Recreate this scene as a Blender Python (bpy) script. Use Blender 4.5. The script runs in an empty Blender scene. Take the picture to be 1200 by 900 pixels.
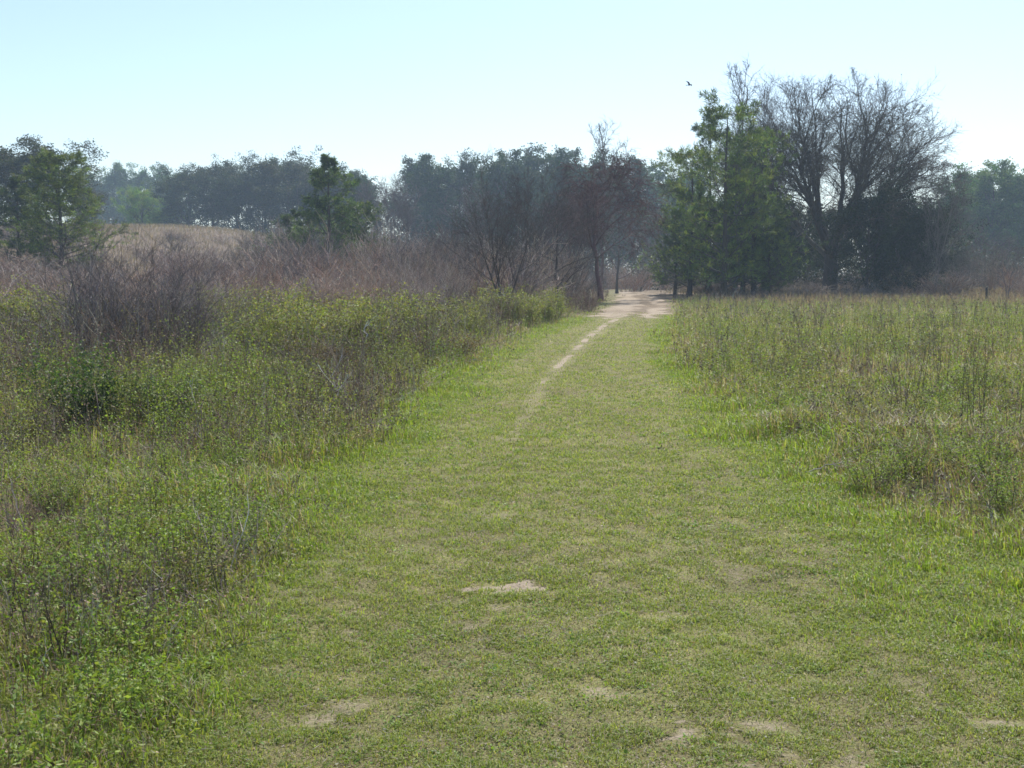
import bpy, math, random
import numpy as np
from mathutils import Vector

PI = math.pi
rng = np.random.default_rng(11)
random.seed(11)
SC = bpy.context.scene
COL = SC.collection

# ------------------------------------------------------------------ camera model
F = 1300.0; HOR = 335.0; EYE = 1.65          # focal length in px of a 1200 px wide frame
PITCH = math.atan((450 - HOR) / F)

def gp(X, Y):
    """point on flat ground seen at photo pixel X, Y"""
    a = (X - 600) / F; b = -(Y - 450) / F
    cp, sp = math.cos(PITCH), math.sin(PITCH)
    dy = cp + b * sp; dz = -sp + b * cp
    t = -EYE / dz
    return a * t, dy * t

def lat(X, d):
    return (X - 600) / F * d * 1.004

# ------------------------------------------------------------------ noise
TAB = rng.random((256, 256))
def vn(x, y, s):
    x = np.asarray(x, float) / s + 71.3; y = np.asarray(y, float) / s + 37.7
    xi = np.floor(x).astype(int); yi = np.floor(y).astype(int)
    fx = x - xi; fy = y - yi
    fx = fx * fx * (3 - 2 * fx); fy = fy * fy * (3 - 2 * fy)
    a = TAB[xi % 256, yi % 256]; b = TAB[(xi + 1) % 256, yi % 256]
    c = TAB[xi % 256, (yi + 1) % 256]; d = TAB[(xi + 1) % 256, (yi + 1) % 256]
    return (a * (1 - fx) + b * fx) * (1 - fy) + (c * (1 - fx) + d * fx) * fy
def fbm(x, y, s, o=4):
    v = 0; a = 1; t = 0
    for k in range(o):
        v = v + a * vn(x + 13.1 * k, y - 7.7 * k, s); t += a; a *= .5; s *= .5
    return v / t
def ss(a, b, x):
    t = np.clip((np.asarray(x, float) - a) / (b - a), 0, 1)
    return t * t * (3 - 2 * t)

# ------------------------------------------------------------------ the place
CPX = np.array([-60, -10, 0, 5, 9, 14, 24, 36, 50, 60, 72, 86, 100, 118, 140, 170, 220])
CPV = np.array([-2., .2, .25, .3, .38, .62, 1.42, 2.8, 5.1, 6.7, 8.3, 9.9, 11.3, 12.6, 15.5, 24., 44.])
def cx(y):
    y = np.asarray(y, float)
    v = 0
    for o, w in ((-3, .25), (0, .5), (3, .25)):
        v = v + w * np.interp(y + o, CPX, CPV)
    return v

def H(x, y):
    x = np.asarray(x, float); y = np.asarray(y, float)
    yc = np.clip(y, 0, 98)
    z = 1.1 * (yc / 100) ** 3
    lt = ss(8, -58, x)
    z = z + 10.6 * ss(42, 205, y) * lt
    z = z - 3.0 * ss(212, 330, y) * lt
    s = np.abs(x - cx(y))
    off = ss(1.4, 3.5, s)
    z = z + (fbm(x, y, 5., 3) - .5) * .30 * off * ss(2, 10, np.hypot(x, y))
    z = z + (fbm(x, y, .9, 3) - .5) * (.05 + .09 * off) + (vn(x, y, .21) - .5) * .022 * ss(14, 8, np.hypot(x, y))
    z = z - .035 * np.exp(-((s - .85) / .28) ** 2)          # two faint wheel ruts
    z = z + (fbm(x, y, 60., 2) - .5) * 1.6 * ss(60, 160, np.hypot(x, y))
    return z

# bare patches: photo px X, Y, half width m, half depth m, strength
PATCH = [(595, 696, .19, .075, 1.0), (563, 690, .13, .04, 1.), (620, 689, .14, .045, 1.), (585, 712, .05, .05, .6), (575, 606, .16, .12, .55), (862, 870, .17, .08, .75), (905, 846, .14, .06, .5),
         (1000, 888, .18, .06, .6), (1155, 850, .2, .035, .8), (1120, 872, .14, .04, .4), (845, 662, .15, .16, .5), (865, 675, .13, .15, .5),
         (580, 527, .3, .25, .35), (600, 512, .15, .2, .55), (693, 522, .2, .2, .35), (405, 742, .14, .07, .7), (375, 835, .14, .1, .6),
         (540, 735, .2, .06, .6), (590, 765, .15, .06, .5), (1045, 800, .15, .05, .5), (785, 725, .12, .05, .5), (705, 815, .13, .05, .6),
         (575, 845, .2, .05, .5), (430, 665, .12, .1, .4), (520, 632, .2, .12, .4), (775, 640, .2, .15, .4), (330, 700, .1, .15, .5)]
TRACK = [gp(*p) for p in ((588, 528), (603, 510), (622, 475), (634, 452), (652, 432), (672, 413), (690, 397), (712, 382), (738, 372))]
TRX = np.array([p[0] for p in TRACK]); TRY = np.array([p[1] for p in TRACK])

def sand(x, y):
    """0..1 how much the soil is bare sand"""
    x = np.asarray(x, float); y = np.asarray(y, float)
    n = fbm(x, y, .13, 4); n2 = fbm(x + 3, y + 8, .05, 3); nb = fbm(x + 50, y, 1.6, 3)
    v = np.zeros_like(x)
    for (X, Y, a, b, k) in PATCH:
        px, py = gp(X, Y)
        d = np.sqrt(((x - px) / a) ** 2 + ((y - py) / b / 1.6) ** 2)
        v = np.maximum(v, (.25 + .6 * k) * ss(1.25, .35, d + (n - .5) * 3.4 + (n2 - .5) * 2.) * (.4 + .6 * k))
    tx = np.interp(y, TRY, TRX)
    w = .03 + .0036 * (y - 12)
    t = ss(1.6, .5, np.abs(x - tx) / np.maximum(w, .05) + (n - .5) * 1.2) * ss(15, 19, y) * ss(58, 54, y)
    t = t * np.clip(ss(.30, .62, fbm(x * 3, y, 1.1, 4)) * .78 + ss(32, 50, y) * .2 - .35 * ss(24, 14, y), 0, 1)
    t = np.maximum(t, .40 * ss(3.0, .6, np.abs(x - tx) / np.maximum(w * 2.2, .05) + (nb - .5) * 1.5) * ss(9, 13, y) * ss(58, 50, y))
    v = np.maximum(v, t)
    s = x - cx(y)
    wl = 1.45 - .1 * ss(60, 110, y) + .5 * (vn(x * 0 + 4, y, 9.) - .5)
    r = ss(wl + .7, wl - .3, np.abs(s + .1) + (nb - .5) * 2.2) * ss(48, 55, y + (nb - .5) * 10) * ss(150, 138, y)
    strip = 1 - .75 * np.exp(-((s - .35 + (nb - .5) * 1.6) / .5) ** 2) - .3 * (fbm(x, y * .4, 1.2, 3) > .55)
    v = np.maximum(v, r * strip * (.72 + .28 * ss(.4, .6, fbm(x, y * .5, 2.0, 3))))
    return np.clip(v, 0, 1)

def zones(x, y):
    """mown 0..1, lush edge 0..1, left weeds 0..1, right weeds 0..1"""
    x = np.asarray(x, float); y = np.asarray(y, float)
    s = x - cx(y) + (fbm(x + 9, y, 1.3, 3) - .5) * .9
    wl = np.interp(y, [0, 4, 6, 8, 13, 25, 50], [1.2, 1.25, 1.32, 1.55, 1.75, 2.0, 2.2])
    wr = np.interp(y, [0, 4, 6, 8, 10, 19, 50], [3.0, 2.75, 2.4, 2.15, 1.85, 1.75, 1.8])
    L = ss(0, .9, -s - wl); R = ss(0, 1.1, s - wr)
    mown = ss(1.75, 1.25, -s) * ss(1.9, 1.35, s)
    lush = np.clip(1 - L - R, 0, 1) * (1 - mown)
    return mown, lush, L, R

# ------------------------------------------------------------------ mesh builder (all triangles)
class MB:
    def __init__(s): s.v = []; s.f = []; s.c = []; s.n = 0
    def add(s, v, f, c):
        v = v.reshape(-1, 3); c = np.asarray(c, float).reshape(-1, 3)
        if len(c) == 1: c = np.repeat(c, len(v), 0)
        s.v.append(v.astype(np.float32)); s.f.append((f + s.n).astype(np.int32)); s.c.append(c.astype(np.float32)); s.n += len(v)
    def arrays(s): return np.concatenate(s.v), np.concatenate(s.f), np.concatenate(s.c)
    def mesh(s, name, mat, smooth=False):
        v, f, c = s.arrays()
        me = bpy.data.meshes.new(name)
        me.vertices.add(len(v)); me.vertices.foreach_set('co', v.ravel())
        me.loops.add(len(f) * 3); me.loops.foreach_set('vertex_index', f.ravel())
        me.polygons.add(len(f)); me.polygons.foreach_set('loop_start', np.arange(0, len(f) * 3, 3, dtype=np.int32))
        me.polygons.foreach_set('use_smooth', np.full(len(f), smooth))
        a = me.color_attributes.new('col', 'FLOAT_COLOR', 'POINT')
        a.data.foreach_set('color', np.concatenate([c, np.ones((len(c), 1), np.float32)], 1).ravel())
        me.materials.append(mat)
        me.update(calc_edges=True)
        return me

def reseed(k):
    global rng
    rng = np.random.default_rng(k); random.seed(k)

def nrm(a): return a / np.maximum(np.linalg.norm(a, axis=-1, keepdims=True), 1e-9)

def tubes(mb, P, R, col, sides=3):
    N, K, _ = P.shape
    T = np.empty_like(P)
    T[:, 1:-1] = P[:, 2:] - P[:, :-2]; T[:, 0] = P[:, 1] - P[:, 0]; T[:, -1] = P[:, -1] - P[:, -2]
    T = nrm(T)
    ref = nrm(np.cross(P[:, -1] - P[:, 0], rng.normal(size=(N, 3))))[:, None, :]
    U = nrm(ref - (ref * T).sum(-1, keepdims=True) * T); V = np.cross(T, U)
    a = np.arange(sides) * 2 * PI / sides
    ring = P[:, :, None, :] + R[:, :, None, None] * (np.cos(a)[None, None, :, None] * U[:, :, None, :] + np.sin(a)[None, None, :, None] * V[:, :, None, :])
    n = np.arange(N)[:, None, None] * K * sides; k = np.arange(K - 1)[None, :, None] * sides; i = np.arange(sides)[None, None, :]; j = (i + 1) % sides
    A = n + k + i; B = n + k + j; C = n + k + sides + j; D = n + k + sides + i
    f = np.concatenate([np.stack([A, B, C], -1).reshape(-1, 3), np.stack([A, C, D], -1).reshape(-1, 3)])
    col = np.asarray(col, float)
    if col.ndim == 2: col = np.repeat(col, K * sides, 0)
    mb.add(ring, f, col)

def blades(mb, B, h, w, az, lean, col, tipcol=None):
    N = len(B)
    d = np.stack([np.cos(az), np.sin(az), np.zeros(N)], -1)
    wa = az + PI / 2 + rng.normal(size=N) * .6
    s = np.stack([np.cos(wa), np.sin(wa), np.zeros(N)], -1) * (w / 2)[:, None]
    up = np.array([0, 0, 1.])
    mid = B + up * (h * .62)[:, None] + d * (lean * .3)[:, None]
    tip = B + up * (h * (1 - .25 * np.clip(lean / np.maximum(h, 1e-4), 0, 2)))[:, None] + d * lean[:, None]
    v = np.stack([B - s, B + s, mid - s * .85, mid + s * .85, tip], 1)
    o = np.arange(N)[:, None, None] * 5
    f = (np.array([[0, 1, 3], [0, 3, 2], [2, 3, 4]])[None] + o).reshape(-1, 3)
    mb.add(v, f, np.repeat(col, 5, 0))

def leaves(mb, C, L, W, col, flat=.0, D=None):
    N = len(C)
    if D is None: D = rng.normal(size=(N, 3)); D[:, 2] = D[:, 2] * (1 - flat)
    D = nrm(D)
    S = nrm(np.cross(D, rng.normal(size=(N, 3)) + np.array([0, 0, flat * 3])))
    Nn = np.cross(D, S)
    L = np.broadcast_to(L, (N,))[:, None]; W = np.broadcast_to(W, (N,))[:, None]
    v = np.stack([C, C + D * L * .45 + S * W * .5 + Nn * W * .15, C + D * L, C + D * L * .45 - S * W * .5 + Nn * W * .15], 1)
    o = np.arange(N)[:, None, None] * 4
    f = (np.array([[0, 1, 2], [0, 2, 3]])[None] + o).reshape(-1, 3)
    mb.add(v, f, np.repeat(col, 4, 0))

def pal(n, cols, jit=.18, w=None):
    cols = np.array(cols, float)
    i = rng.choice(len(cols), n, p=w); j = rng.choice(len(cols), n, p=w)
    t = rng.random((n, 1)) * .5
    c = cols[i] * (1 - t) + cols[j] * t
    return np.clip(c * (1 + rng.normal(size=(n, 1)) * jit) * (1 + rng.normal(size=(n, 3)) * .05), .003, .9)

# ------------------------------------------------------------------ materials
def newmat(name):
    m = bpy.data.materials.new(name); m.use_nodes = True
    nt = m.node_tree
    for n in list(nt.nodes): nt.nodes.remove(n)
    out = nt.nodes.new('ShaderNodeOutputMaterial')
    return m, nt, out
def colsrc(nt):
    a = nt.nodes.new('ShaderNodeAttribute'); a.attribute_name = 'col'
    oi = nt.nodes.new('ShaderNodeObjectInfo')
    mx = nt.nodes.new('ShaderNodeMix'); mx.data_type = 'RGBA'; mx.blend_type = 'MULTIPLY'; mx.inputs[0].default_value = 1
    nt.links.new(a.outputs['Color'], mx.inputs[6]); nt.links.new(oi.outputs['Color'], mx.inputs[7])
    return mx.outputs[2]
def leafmat(name, trans=.4, rough=.55, spec=.22):
    m, nt, out = newmat(name)
    c = colsrc(nt)
    p = nt.nodes.new('ShaderNodeBsdfPrincipled'); p.inputs['Roughness'].default_value = rough; p.inputs['Specular IOR Level'].default_value = spec
    t = nt.nodes.new('ShaderNodeBsdfTranslucent')
    g = nt.nodes.new('ShaderNodeMix'); g.data_type = 'RGBA'; g.blend_type = 'MULTIPLY'; g.inputs[0].default_value = 1; g.inputs[7].default_value = (1.25, 1.3, .6, 1)
    nt.links.new(c, g.inputs[6]); nt.links.new(g.outputs[2], t.inputs['Color'])
    nt.links.new(c, p.inputs['Base Color'])
    mx = nt.nodes.new('ShaderNodeMixShader'); mx.inputs[0].default_value = trans
    nt.links.new(p.outputs[0], mx.inputs[1]); nt.links.new(t.outputs[0], mx.inputs[2]); nt.links.new(mx.outputs[0], out.inputs[0])
    return m
def barkmat(name, scale=14, bump=.5):
    m, nt, out = newmat(name)
    c = colsrc(nt)
    tc = nt.nodes.new('ShaderNodeTexCoord'); mp = nt.nodes.new('ShaderNodeMapping'); mp.inputs['Scale'].default_value = (scale, scale, scale * .25)
    n = nt.nodes.new('ShaderNodeTexNoise'); n.inputs['Scale'].default_value = 1; n.inputs['Detail'].default_value = 5
    nt.links.new(tc.outputs['Object'], mp.inputs[0]); nt.links.new(mp.outputs[0], n.inputs['Vector'])
    r = nt.nodes.new('ShaderNodeMapRange'); r.inputs[3].default_value = .45; r.inputs[4].default_value = 1.5
    nt.links.new(n.outputs[0], r.inputs[0])
    mx = nt.nodes.new('ShaderNodeMix'); mx.data_type = 'RGBA'; mx.blend_type = 'MULTIPLY'; mx.inputs[0].default_value = 1
    nt.links.new(c, mx.inputs[6]); nt.links.new(r.outputs[0], mx.inputs[7])
    p = nt.nodes.new('ShaderNodeBsdfPrincipled'); p.inputs['Roughness'].default_value = .85; p.inputs['Specular IOR Level'].default_value = .2
    nt.links.new(mx.outputs[2], p.inputs['Base Color'])
    b = nt.nodes.new('ShaderNodeBump'); b.inputs['Strength'].default_value = bump; b.inputs['Distance'].default_value = .03
    nt.links.new(n.outputs[0], b.inputs['Height']); nt.links.new(b.outputs[0], p.inputs['Normal'])
    nt.links.new(p.outputs[0], out.inputs[0])
    return m
def groundmat(name):
    m, nt, out = newmat(name)
    L = nt.links.new; N = nt.nodes.new
    tc = N('ShaderNodeNewGeometry')
    def noise(s, d=6, r=.6):
        n = N('ShaderNodeTexNoise'); n.inputs['Scale'].default_value = s; n.inputs['Detail'].default_value = d; n.inputs['Roughness'].default_value = r
        L(tc.outputs['Position'], n.inputs['Vector']); return n.outputs[0]
    def mixc(f, a, b, mode='MIX'):
        x = N('ShaderNodeMix'); x.data_type = 'RGBA'; x.blend_type = mode
        for s, v in ((0, f), (6, a), (7, b)):
            if hasattr(v, 'links'): L(v, x.inputs[s])
            else: x.inputs[s].default_value = v
        return x.outputs[2]
    def mr(v, a, b, c=0, d=1):
        x = N('ShaderNodeMapRange'); L(v, x.inputs[0])
        for k, q in zip((1, 2, 3, 4), (a, b, c, d)): x.inputs[k].default_value = q
        return x.outputs[0]
    at = N('ShaderNodeAttribute'); at.attribute_name = 'col'
    sa = N('ShaderNodeAttribute'); sa.attribute_name = 'sand'
    n1 = noise(45, 8, .75); n2 = noise(7, 6, .6); n3 = noise(110, 5, .7); n4 = noise(1.1, 4, .5)
    base = mixc(mr(n1, .35, .65), at.outputs['Color'], (.15, .12, .08, 1))
    base2 = mixc(mr(n1, .40, .62, 0, .65), at.outputs['Color'], (.20, .16, .11, 1))
    v = mixc(mr(n2, .3, .7), base2, base)
    v = mixc(1., v, mixc(mr(n3, .35, .65), (.45, .45, .43, 1), (1.6, 1.58, 1.5, 1)), 'MULTIPLY')
    v = mixc(1., v, mixc(mr(n4, .3, .7), (.85, .87, .85, 1), (1.15, 1.12, 1.1, 1)), 'MULTIPLY')
    snd = mixc(mr(n3, .3, .7), (.24, .19, .14, 1), (.44, .37, .285, 1))
    snd = mixc(1., snd, mixc(mr(n2, .3, .7), (.8, .78, .76, 1), (1.15, 1.14, 1.12, 1)), 'MULTIPLY')
    ad = N('ShaderNodeMath'); ad.operation = 'ADD'; L(sa.outputs['Fac'], ad.inputs[0]); L(mr(n1, .2, .8, -.28, .28), ad.inputs[1])
    fac = mr(ad.outputs[0], .35, .65)
    v = mixc(fac, v, snd)
    p = N('ShaderNodeBsdfPrincipled'); p.inputs['Roughness'].default_value = .95; p.inputs['Specular IOR Level'].default_value = .1
    L(v, p.inputs['Base Color'])
    b = N('ShaderNodeBump'); b.inputs['Strength'].default_value = .7; b.inputs['Distance'].default_value = .02
    L(n1, b.inputs['Height']); L(b.outputs[0], p.inputs['Normal'])
    L(p.outputs[0], out.inputs[0])
    return m

M_GRASS = leafmat('grass_blade', .45, .5, .28)
M_LEAF = leafmat('leaf', .40, .5, .28)
M_TREELEAF = leafmat('tree_leaf', .25, .6, .2)
M_NEEDLE = leafmat('pine_needle', .25, .5, .3)
M_TWIG = barkmat('twig_bark', 30, .2)
M_BARK = barkmat('trunk_bark', 9, .8)
M_GROUND = groundmat('soil_and_thatch')
M_FEATHER = barkmat('dark_feather', 40, .2)

# ------------------------------------------------------------------ object helpers
def tag(o, label=None, cat=None, group=None, kind=None):
    if label: o['label'] = label
    if cat: o['category'] = cat
    if group: o['group'] = group
    if kind: o['kind'] = kind
    return o
def link(name, me, parent=None, color=None):
    o = bpy.data.objects.new(name, me); COL.objects.link(o)
    if parent is not None: o.parent = parent
    if color is not None: o.color = (*color, 1)
    return o
def thing(name, label, cat, loc, group=None, rz=0., scale=(1, 1, 1), tilt=0., tiltdir=0.):
    e = bpy.data.objects.new(name, None); COL.objects.link(e); e.empty_display_size = .3
    e.location = loc; e.rotation_euler = (0, tilt, rz) if not tiltdir else (tilt * math.sin(tiltdir), tilt * math.cos(tiltdir), rz)
    e.scale = scale if isinstance(scale, tuple) else (scale,) * 3
    return tag(e, label, cat, group)

# ------------------------------------------------------------------ growing things
def children(P, R, n, t0, t1, ang, aj, lf, K, up, wig, rf, rmin=.004, shape=None, taper=.3, jit=.25, mode='uniform'):
    N, Kp, _ = P.shape
    j = np.arange(n)
    t = t0 + (t1 - t0) * ((j + rng.random((N, n))) / n)
    ix = t * (Kp - 1); i0 = np.clip(np.floor(ix).astype(int), 0, Kp - 2); fr = (ix - i0)[..., None]
    r = np.arange(N)[:, None]
    pos = P[r, i0] * (1 - fr) + P[r, i0 + 1] * fr
    tan = nrm(P[r, i0 + 1] - P[r, i0])
    rad = R[r, i0] * (1 - fr[..., 0]) + R[r, i0 + 1] * fr[..., 0]
    az = rng.random((N, 1)) * 6.28 + j * 2.4 + rng.normal(size=(N, n)) * .4
    p1 = nrm(np.cross(tan, np.array([.31, .17, .93]) + rng.normal(size=(N, n, 3)) * .05)); p2 = np.cross(tan, p1)
    a = ang + rng.normal(size=(N, n)) * aj
    d = np.cos(a)[..., None] * tan + np.sin(a)[..., None] * (np.cos(az)[..., None] * p1 + np.sin(az)[..., None] * p2)
    PL = np.linalg.norm(np.diff(P, axis=1), axis=-1).sum(1)[:, None]
    L = PL * lf * (1 + rng.normal(size=(N, n)) * jit)
    if shape is not None: L = L * shape(t)
    L = np.maximum(L, .02)
    M = N * n
    d = d.reshape(M, 3); L = L.reshape(M, 1); p = pos.reshape(M, 3)
    out = [p]
    for k in range(K - 1):
        p = p + d * L / (K - 1); out.append(p)
        d = nrm(d + np.array([0, 0, up / (K - 1)]) + rng.normal(size=(M, 3)) * wig)
    r0 = np.maximum(rad.reshape(M, 1) * rf, rmin)
    RR = r0 * np.linspace(1, taper, K)[None]
    return np.stack(out, 1), np.maximum(RR, rmin * .6)

def stem(h, r0, K=9, wob=.04, lean=(0, 0), taper=.2, flare=1.5):
    z = np.linspace(0, 1, K)
    P = np.zeros((1, K, 3)); P[0, :, 2] = z * h
    w = np.cumsum(rng.normal(size=(K, 2)) * wob * h / K, 0); w[0] = 0
    P[0, :, :2] = w + np.outer(z ** 1.2, lean)
    R = (r0 * (1 - (1 - taper) * z))[None]
    R[0, 0] *= flare
    P[0, 0, 2] = -.3
    return P, R

BARKC = [(.10, .085, .075), (.13, .115, .10), (.075, .062, .055)]

def ends(P, ts):
    """points at fractions ts of each branch"""
    K = P.shape[1]; o = []
    for t in ts:
        i = min(int(t * (K - 1)), K - 2); f = t * (K - 1) - i
        o.append(P[:, i] * (1 - f) + P[:, i + 1] * f)
    return np.concatenate(o)

def broadleaf(h=14, w=12, cols=None, trunk_h=.3, nl=9, leafsize=.32, dens=26, clump=.75, r0=.35, up=.35, low=False, ang=.85):
    cols = cols or [(.035, .058, .024), (.05, .075, .03), (.065, .07, .035), (.028, .045, .022)]
    wood = MB(); crown = MB()
    P, R = stem(h * .8, r0, 9, .05, taper=.25)
    tubes(wood, P, R, pal(1, BARKC), 7)
    sh = (lambda t: 1.15 - .55 * t)
    P1, R1 = children(P, R, nl * 2, .08 if low else trunk_h, .97, ang, .2, .5 * w / (h * .8) * 1.05, 6, up, .1, .5, .03, sh)
    tubes(wood, P1, R1, pal(len(P1), BARKC), 5)
    P2, R2 = children(P1, R1, 6, .3, 1., .75, .25, .42, 4, up * .8, .14, .55, .02)
    tubes(wood, P2, R2, pal(len(P2), BARKC), 3)
    P3, R3 = children(P2, R2, 3, .4, 1., .7, .3, .55, 3, .2, .14, .6, .012)
    tubes(wood, P3, R3, pal(len(P3), BARKC), 3)
    c = np.concatenate([P3[:, -1], P2[:, -1], ends(P3, (.5,))])
    keep = rng.random(len(c)) < .82
    c = c[keep]
    if low:
        ns = int(70 * w / 12); a = rng.random(ns) * 6.28; q = np.sqrt(rng.random(ns)) * w * .46
        c = np.concatenate([c, np.stack([q * np.cos(a), q * np.sin(a), h * rng.uniform(.03, .45, ns)], -1)])
    cs = clump * rng.uniform(.65, 1.3, len(c))
    cc = pal(len(c), cols, .22)
    n = dens
    off = np.clip(rng.normal(size=(len(c), n, 3)), -1.5, 1.5) * (cs[:, None, None] * np.array([.55, .55, .4]))
    pts = (c[:, None] + off).reshape(-1, 3)
    k = pts[:, 2] > .3
    col = np.repeat(cc, n, 0) * (1 + rng.normal(size=(len(pts), 1)) * .2)
    col = np.clip(col, .005, 1)
    pts = pts[k]; col = col[k]
    leaves(crown, pts, leafsize * rng.uniform(.7, 1.3, len(pts)), leafsize * .7 * rng.uniform(.7, 1.3, len(pts)), col, .2)
    return wood.mesh('trunk', M_BARK, True), crown.mesh('crown', M_TREELEAF), float(np.quantile(pts[:, 2], .995))

def pine(h=12, w=7, nb=70, cols=None, low=.06, dense=1., prof=None):
    cols = cols or [(.05, .08, .028), (.07, .10, .032), (.115, .135, .035), (.03, .048, .024)]
    wood = MB(); crown = MB()
    P, R = stem(h, h * .018, 12, .03, taper=.08)
    tubes(wood, P, R, pal(1, [(.075, .06, .05)]), 7)
    prof = prof or (lambda t: np.clip(1.15 - t, 0, 1) ** .65 * (.55 + .45 * np.sin(np.clip(t * 3.2, 0, 1.6))))
    P1, R1 = children(P, R, nb, low, .985, 1.25, .16, .5 * w / h * 1.1, 6, .35, .07, .35, .012, prof, .3, .25)
    tubes(wood, P1, R1, pal(len(P1), BARKC), 4)
    P2, R2 = children(P1, R1, 9, .25, 1., .75, .2, .42, 4, .3, .1, .5, .007, lambda t: 1.3 - .7 * t)
    tubes(wood, P2, R2, pal(len(P2), BARKC), 3)
    c = np.concatenate([ends(P2, (.3, .5, .7, .85, 1.)), ends(P1, (.6, .75, .9, 1.)), P[:, -1]])
    dr = np.concatenate([np.tile(nrm(P2[:, -1] - P2[:, 0]), (5, 1)), np.tile(nrm(P1[:, -1] - P1[:, -2]), (4, 1)), np.array([[0, 0, 1.]])])
    k = rng.random(len(c)) < .85 * dense
    c = c[k]; dr = dr[k]
    bc = pal(len(c), cols, .3)
    n = 13
    D = nrm(dr[:, None] * .75 + rng.normal(size=(len(c), n, 3)) * .62 + np.array([0, 0, .15])).reshape(-1, 3)
    C = np.repeat(c, n, 0) + rng.normal(size=(len(c) * n, 3)) * .06
    col = np.repeat(bc, n, 0) * (1 + rng.normal(size=(len(C), 1)) * .15)
    leaves(crown, C, .30 * rng.uniform(.7, 1.2, len(C)), .040, np.clip(col, .005, 1), 0, D)
    return wood.mesh('trunk', M_BARK, True), crown.mesh('crown', M_NEEDLE), h

def bare(h=10, w=6, nstem=1, nl=9, n2=8, n3=7, n4=4, r0=.16, ang=.55, up=.5, rmin=.012, trunkfrac=.35, cols=None, lean=(0, 0), leafy=None, leafn=0, wig=.1, l1=.75, spread=.14, droop=0.):
    cols = cols or [(.17, .145, .13), (.22, .19, .17), (.13, .11, .10)]
    wood = MB(); tw = MB()
    Ps = []; Rs = []
    for i in range(nstem):
        a = i * 2.4 + rng.random()
        s = spread * h if nstem > 1 else 0
        P, R = stem(h * (.86 if nstem == 1 else rng.uniform(.6, .86)), r0 * (1 if nstem == 1 else .7), 9, .09, (lean[0] + s * math.cos(a), lean[1] + s * math.sin(a)), .12)
        if nstem > 1: P[0, :, 0] += .12 * math.cos(a); P[0, :, 1] += .12 * math.sin(a)
        Ps.append(P); Rs.append(R)
    P = np.concatenate(Ps); R = np.concatenate(Rs)
    tubes(wood, P, R, pal(len(P), cols), 6)
    P1, R1 = children(P, R, nl, trunkfrac, .96, ang, .18, l1 * w / h, 7, up, wig, .5, rmin * 1.6, lambda t: 1.25 - .75 * t, .25)
    tubes(wood, P1, R1, pal(len(P1), cols), 4)
    P2, R2 = children(P1, R1, n2, .22, 1., .6, .2, .45, 5, up * .6 - droop, wig, .5, rmin, lambda t: 1.25 - .6 * t, .3)
    tubes(tw, P2, R2, pal(len(P2), cols), 3)
    P3, R3 = children(P2, R2, n3, .2, 1., .6, .25, .45, 4, up * .4 - droop * 1.4, wig * 1.3, .55, rmin * .75, None, .4)
    tubes(tw, P3, R3, pal(len(P3), cols), 3)
    if n4:
        P4, R4 = children(P3, R3, n4, .3, 1., .6, .3, .55, 3, .1 - droop * 1.6, .16, .6, rmin * .6, None, .5)
        tubes(tw, P4, R4, pal(len(P4), cols), 3)
    if leafn:
        q = ends(P3, (.4, .7, 1.))
        q = q[rng.permutation(len(q))[:leafn]]
        q = q + rng.normal(size=q.shape) * .08
        leaves(tw, q, .13, .09, pal(len(q), leafy), .1)
    return wood.mesh('trunk', M_BARK, True), tw.mesh('crown', M_TWIG), float(np.quantile(P3[:, -1, 2], .999))

def shrub_bare(h=2.2, w=2., ns=26, n1=7, n2=4, r=.011, cols=None, thick=1.):
    cols = cols or [(.29, .245, .225), (.38, .33, .30), (.20, .168, .155), (.28, .20, .16)]
    mb = MB()
    K = 6
    a = rng.random(ns) * 6.28; e = rng.uniform(.05, .6, ns) ** .8
    b = np.stack([np.cos(a), np.sin(a), 0 * a], -1) * rng.uniform(.02, .3, (ns, 1)) * w * .5; b[:, 2] = -.1
    d = nrm(np.stack([np.cos(a) * np.sin(e), np.sin(a) * np.sin(e), np.cos(e)], -1)); L = h * rng.uniform(.5, 1.05, (ns, 1))
    p = b; out = [p]
    for k in range(K - 1):
        p = p + d * L / (K - 1); out.append(p); d = nrm(d + rng.normal(size=(ns, 3)) * .13 + np.array([0, 0, .04]))
    P = np.stack(out, 1); R = np.ones((ns, 1)) * np.linspace(1, .35, K)[None] * r * rng.uniform(.6, 1.5, (ns, 1))
    tubes(mb, P, R, pal(ns, cols), 4)
    P1, R1 = children(P, R, n1, .2, 1., .55, .2, .38, 4, .4, .12, .6, r * .35 * thick)
    tubes(mb, P1, R1, pal(len(P1), cols), 3)
    P2 = None
    if n2:
        P2, R2 = children(P1, R1, n2, .25, 1., .6, .25, .5, 3, .2, .14, .6, r * .26 * thick)
        tubes(mb, P2, R2, pal(len(P2), cols), 3)
    return mb, P, P1, P2

def shrub_leafy(h=1.2, w=1.3, ns=22, cols=None, per=5, size=.035, twig=None, wl=.6):
    cols = cols or [(.10, .15, .03), (.14, .18, .04), (.07, .11, .03), (.17, .19, .06)]
    mb, P, P1, P2 = shrub_bare(h, w, ns, 6, 4, .007, twig or [(.11, .08, .06), (.14, .11, .08)])
    q = np.concatenate([ends(P2, (.35, .7, 1.)), ends(P1, (.5, .8, 1.))])
    q = np.repeat(q, per, 0) + rng.normal(size=(len(q) * per, 3)) * size * .9
    q = q[q[:, 2] > .03]
    lm = MB()
    leaves(lm, q, size * rng.uniform(.6, 1.4, len(q)), size * wl * rng.uniform(.7, 1.2, len(q)), pal(len(q), cols, .22), .3)
    return mb.mesh('branches', M_TWIG), lm.mesh('foliage', M_LEAF), h

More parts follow.
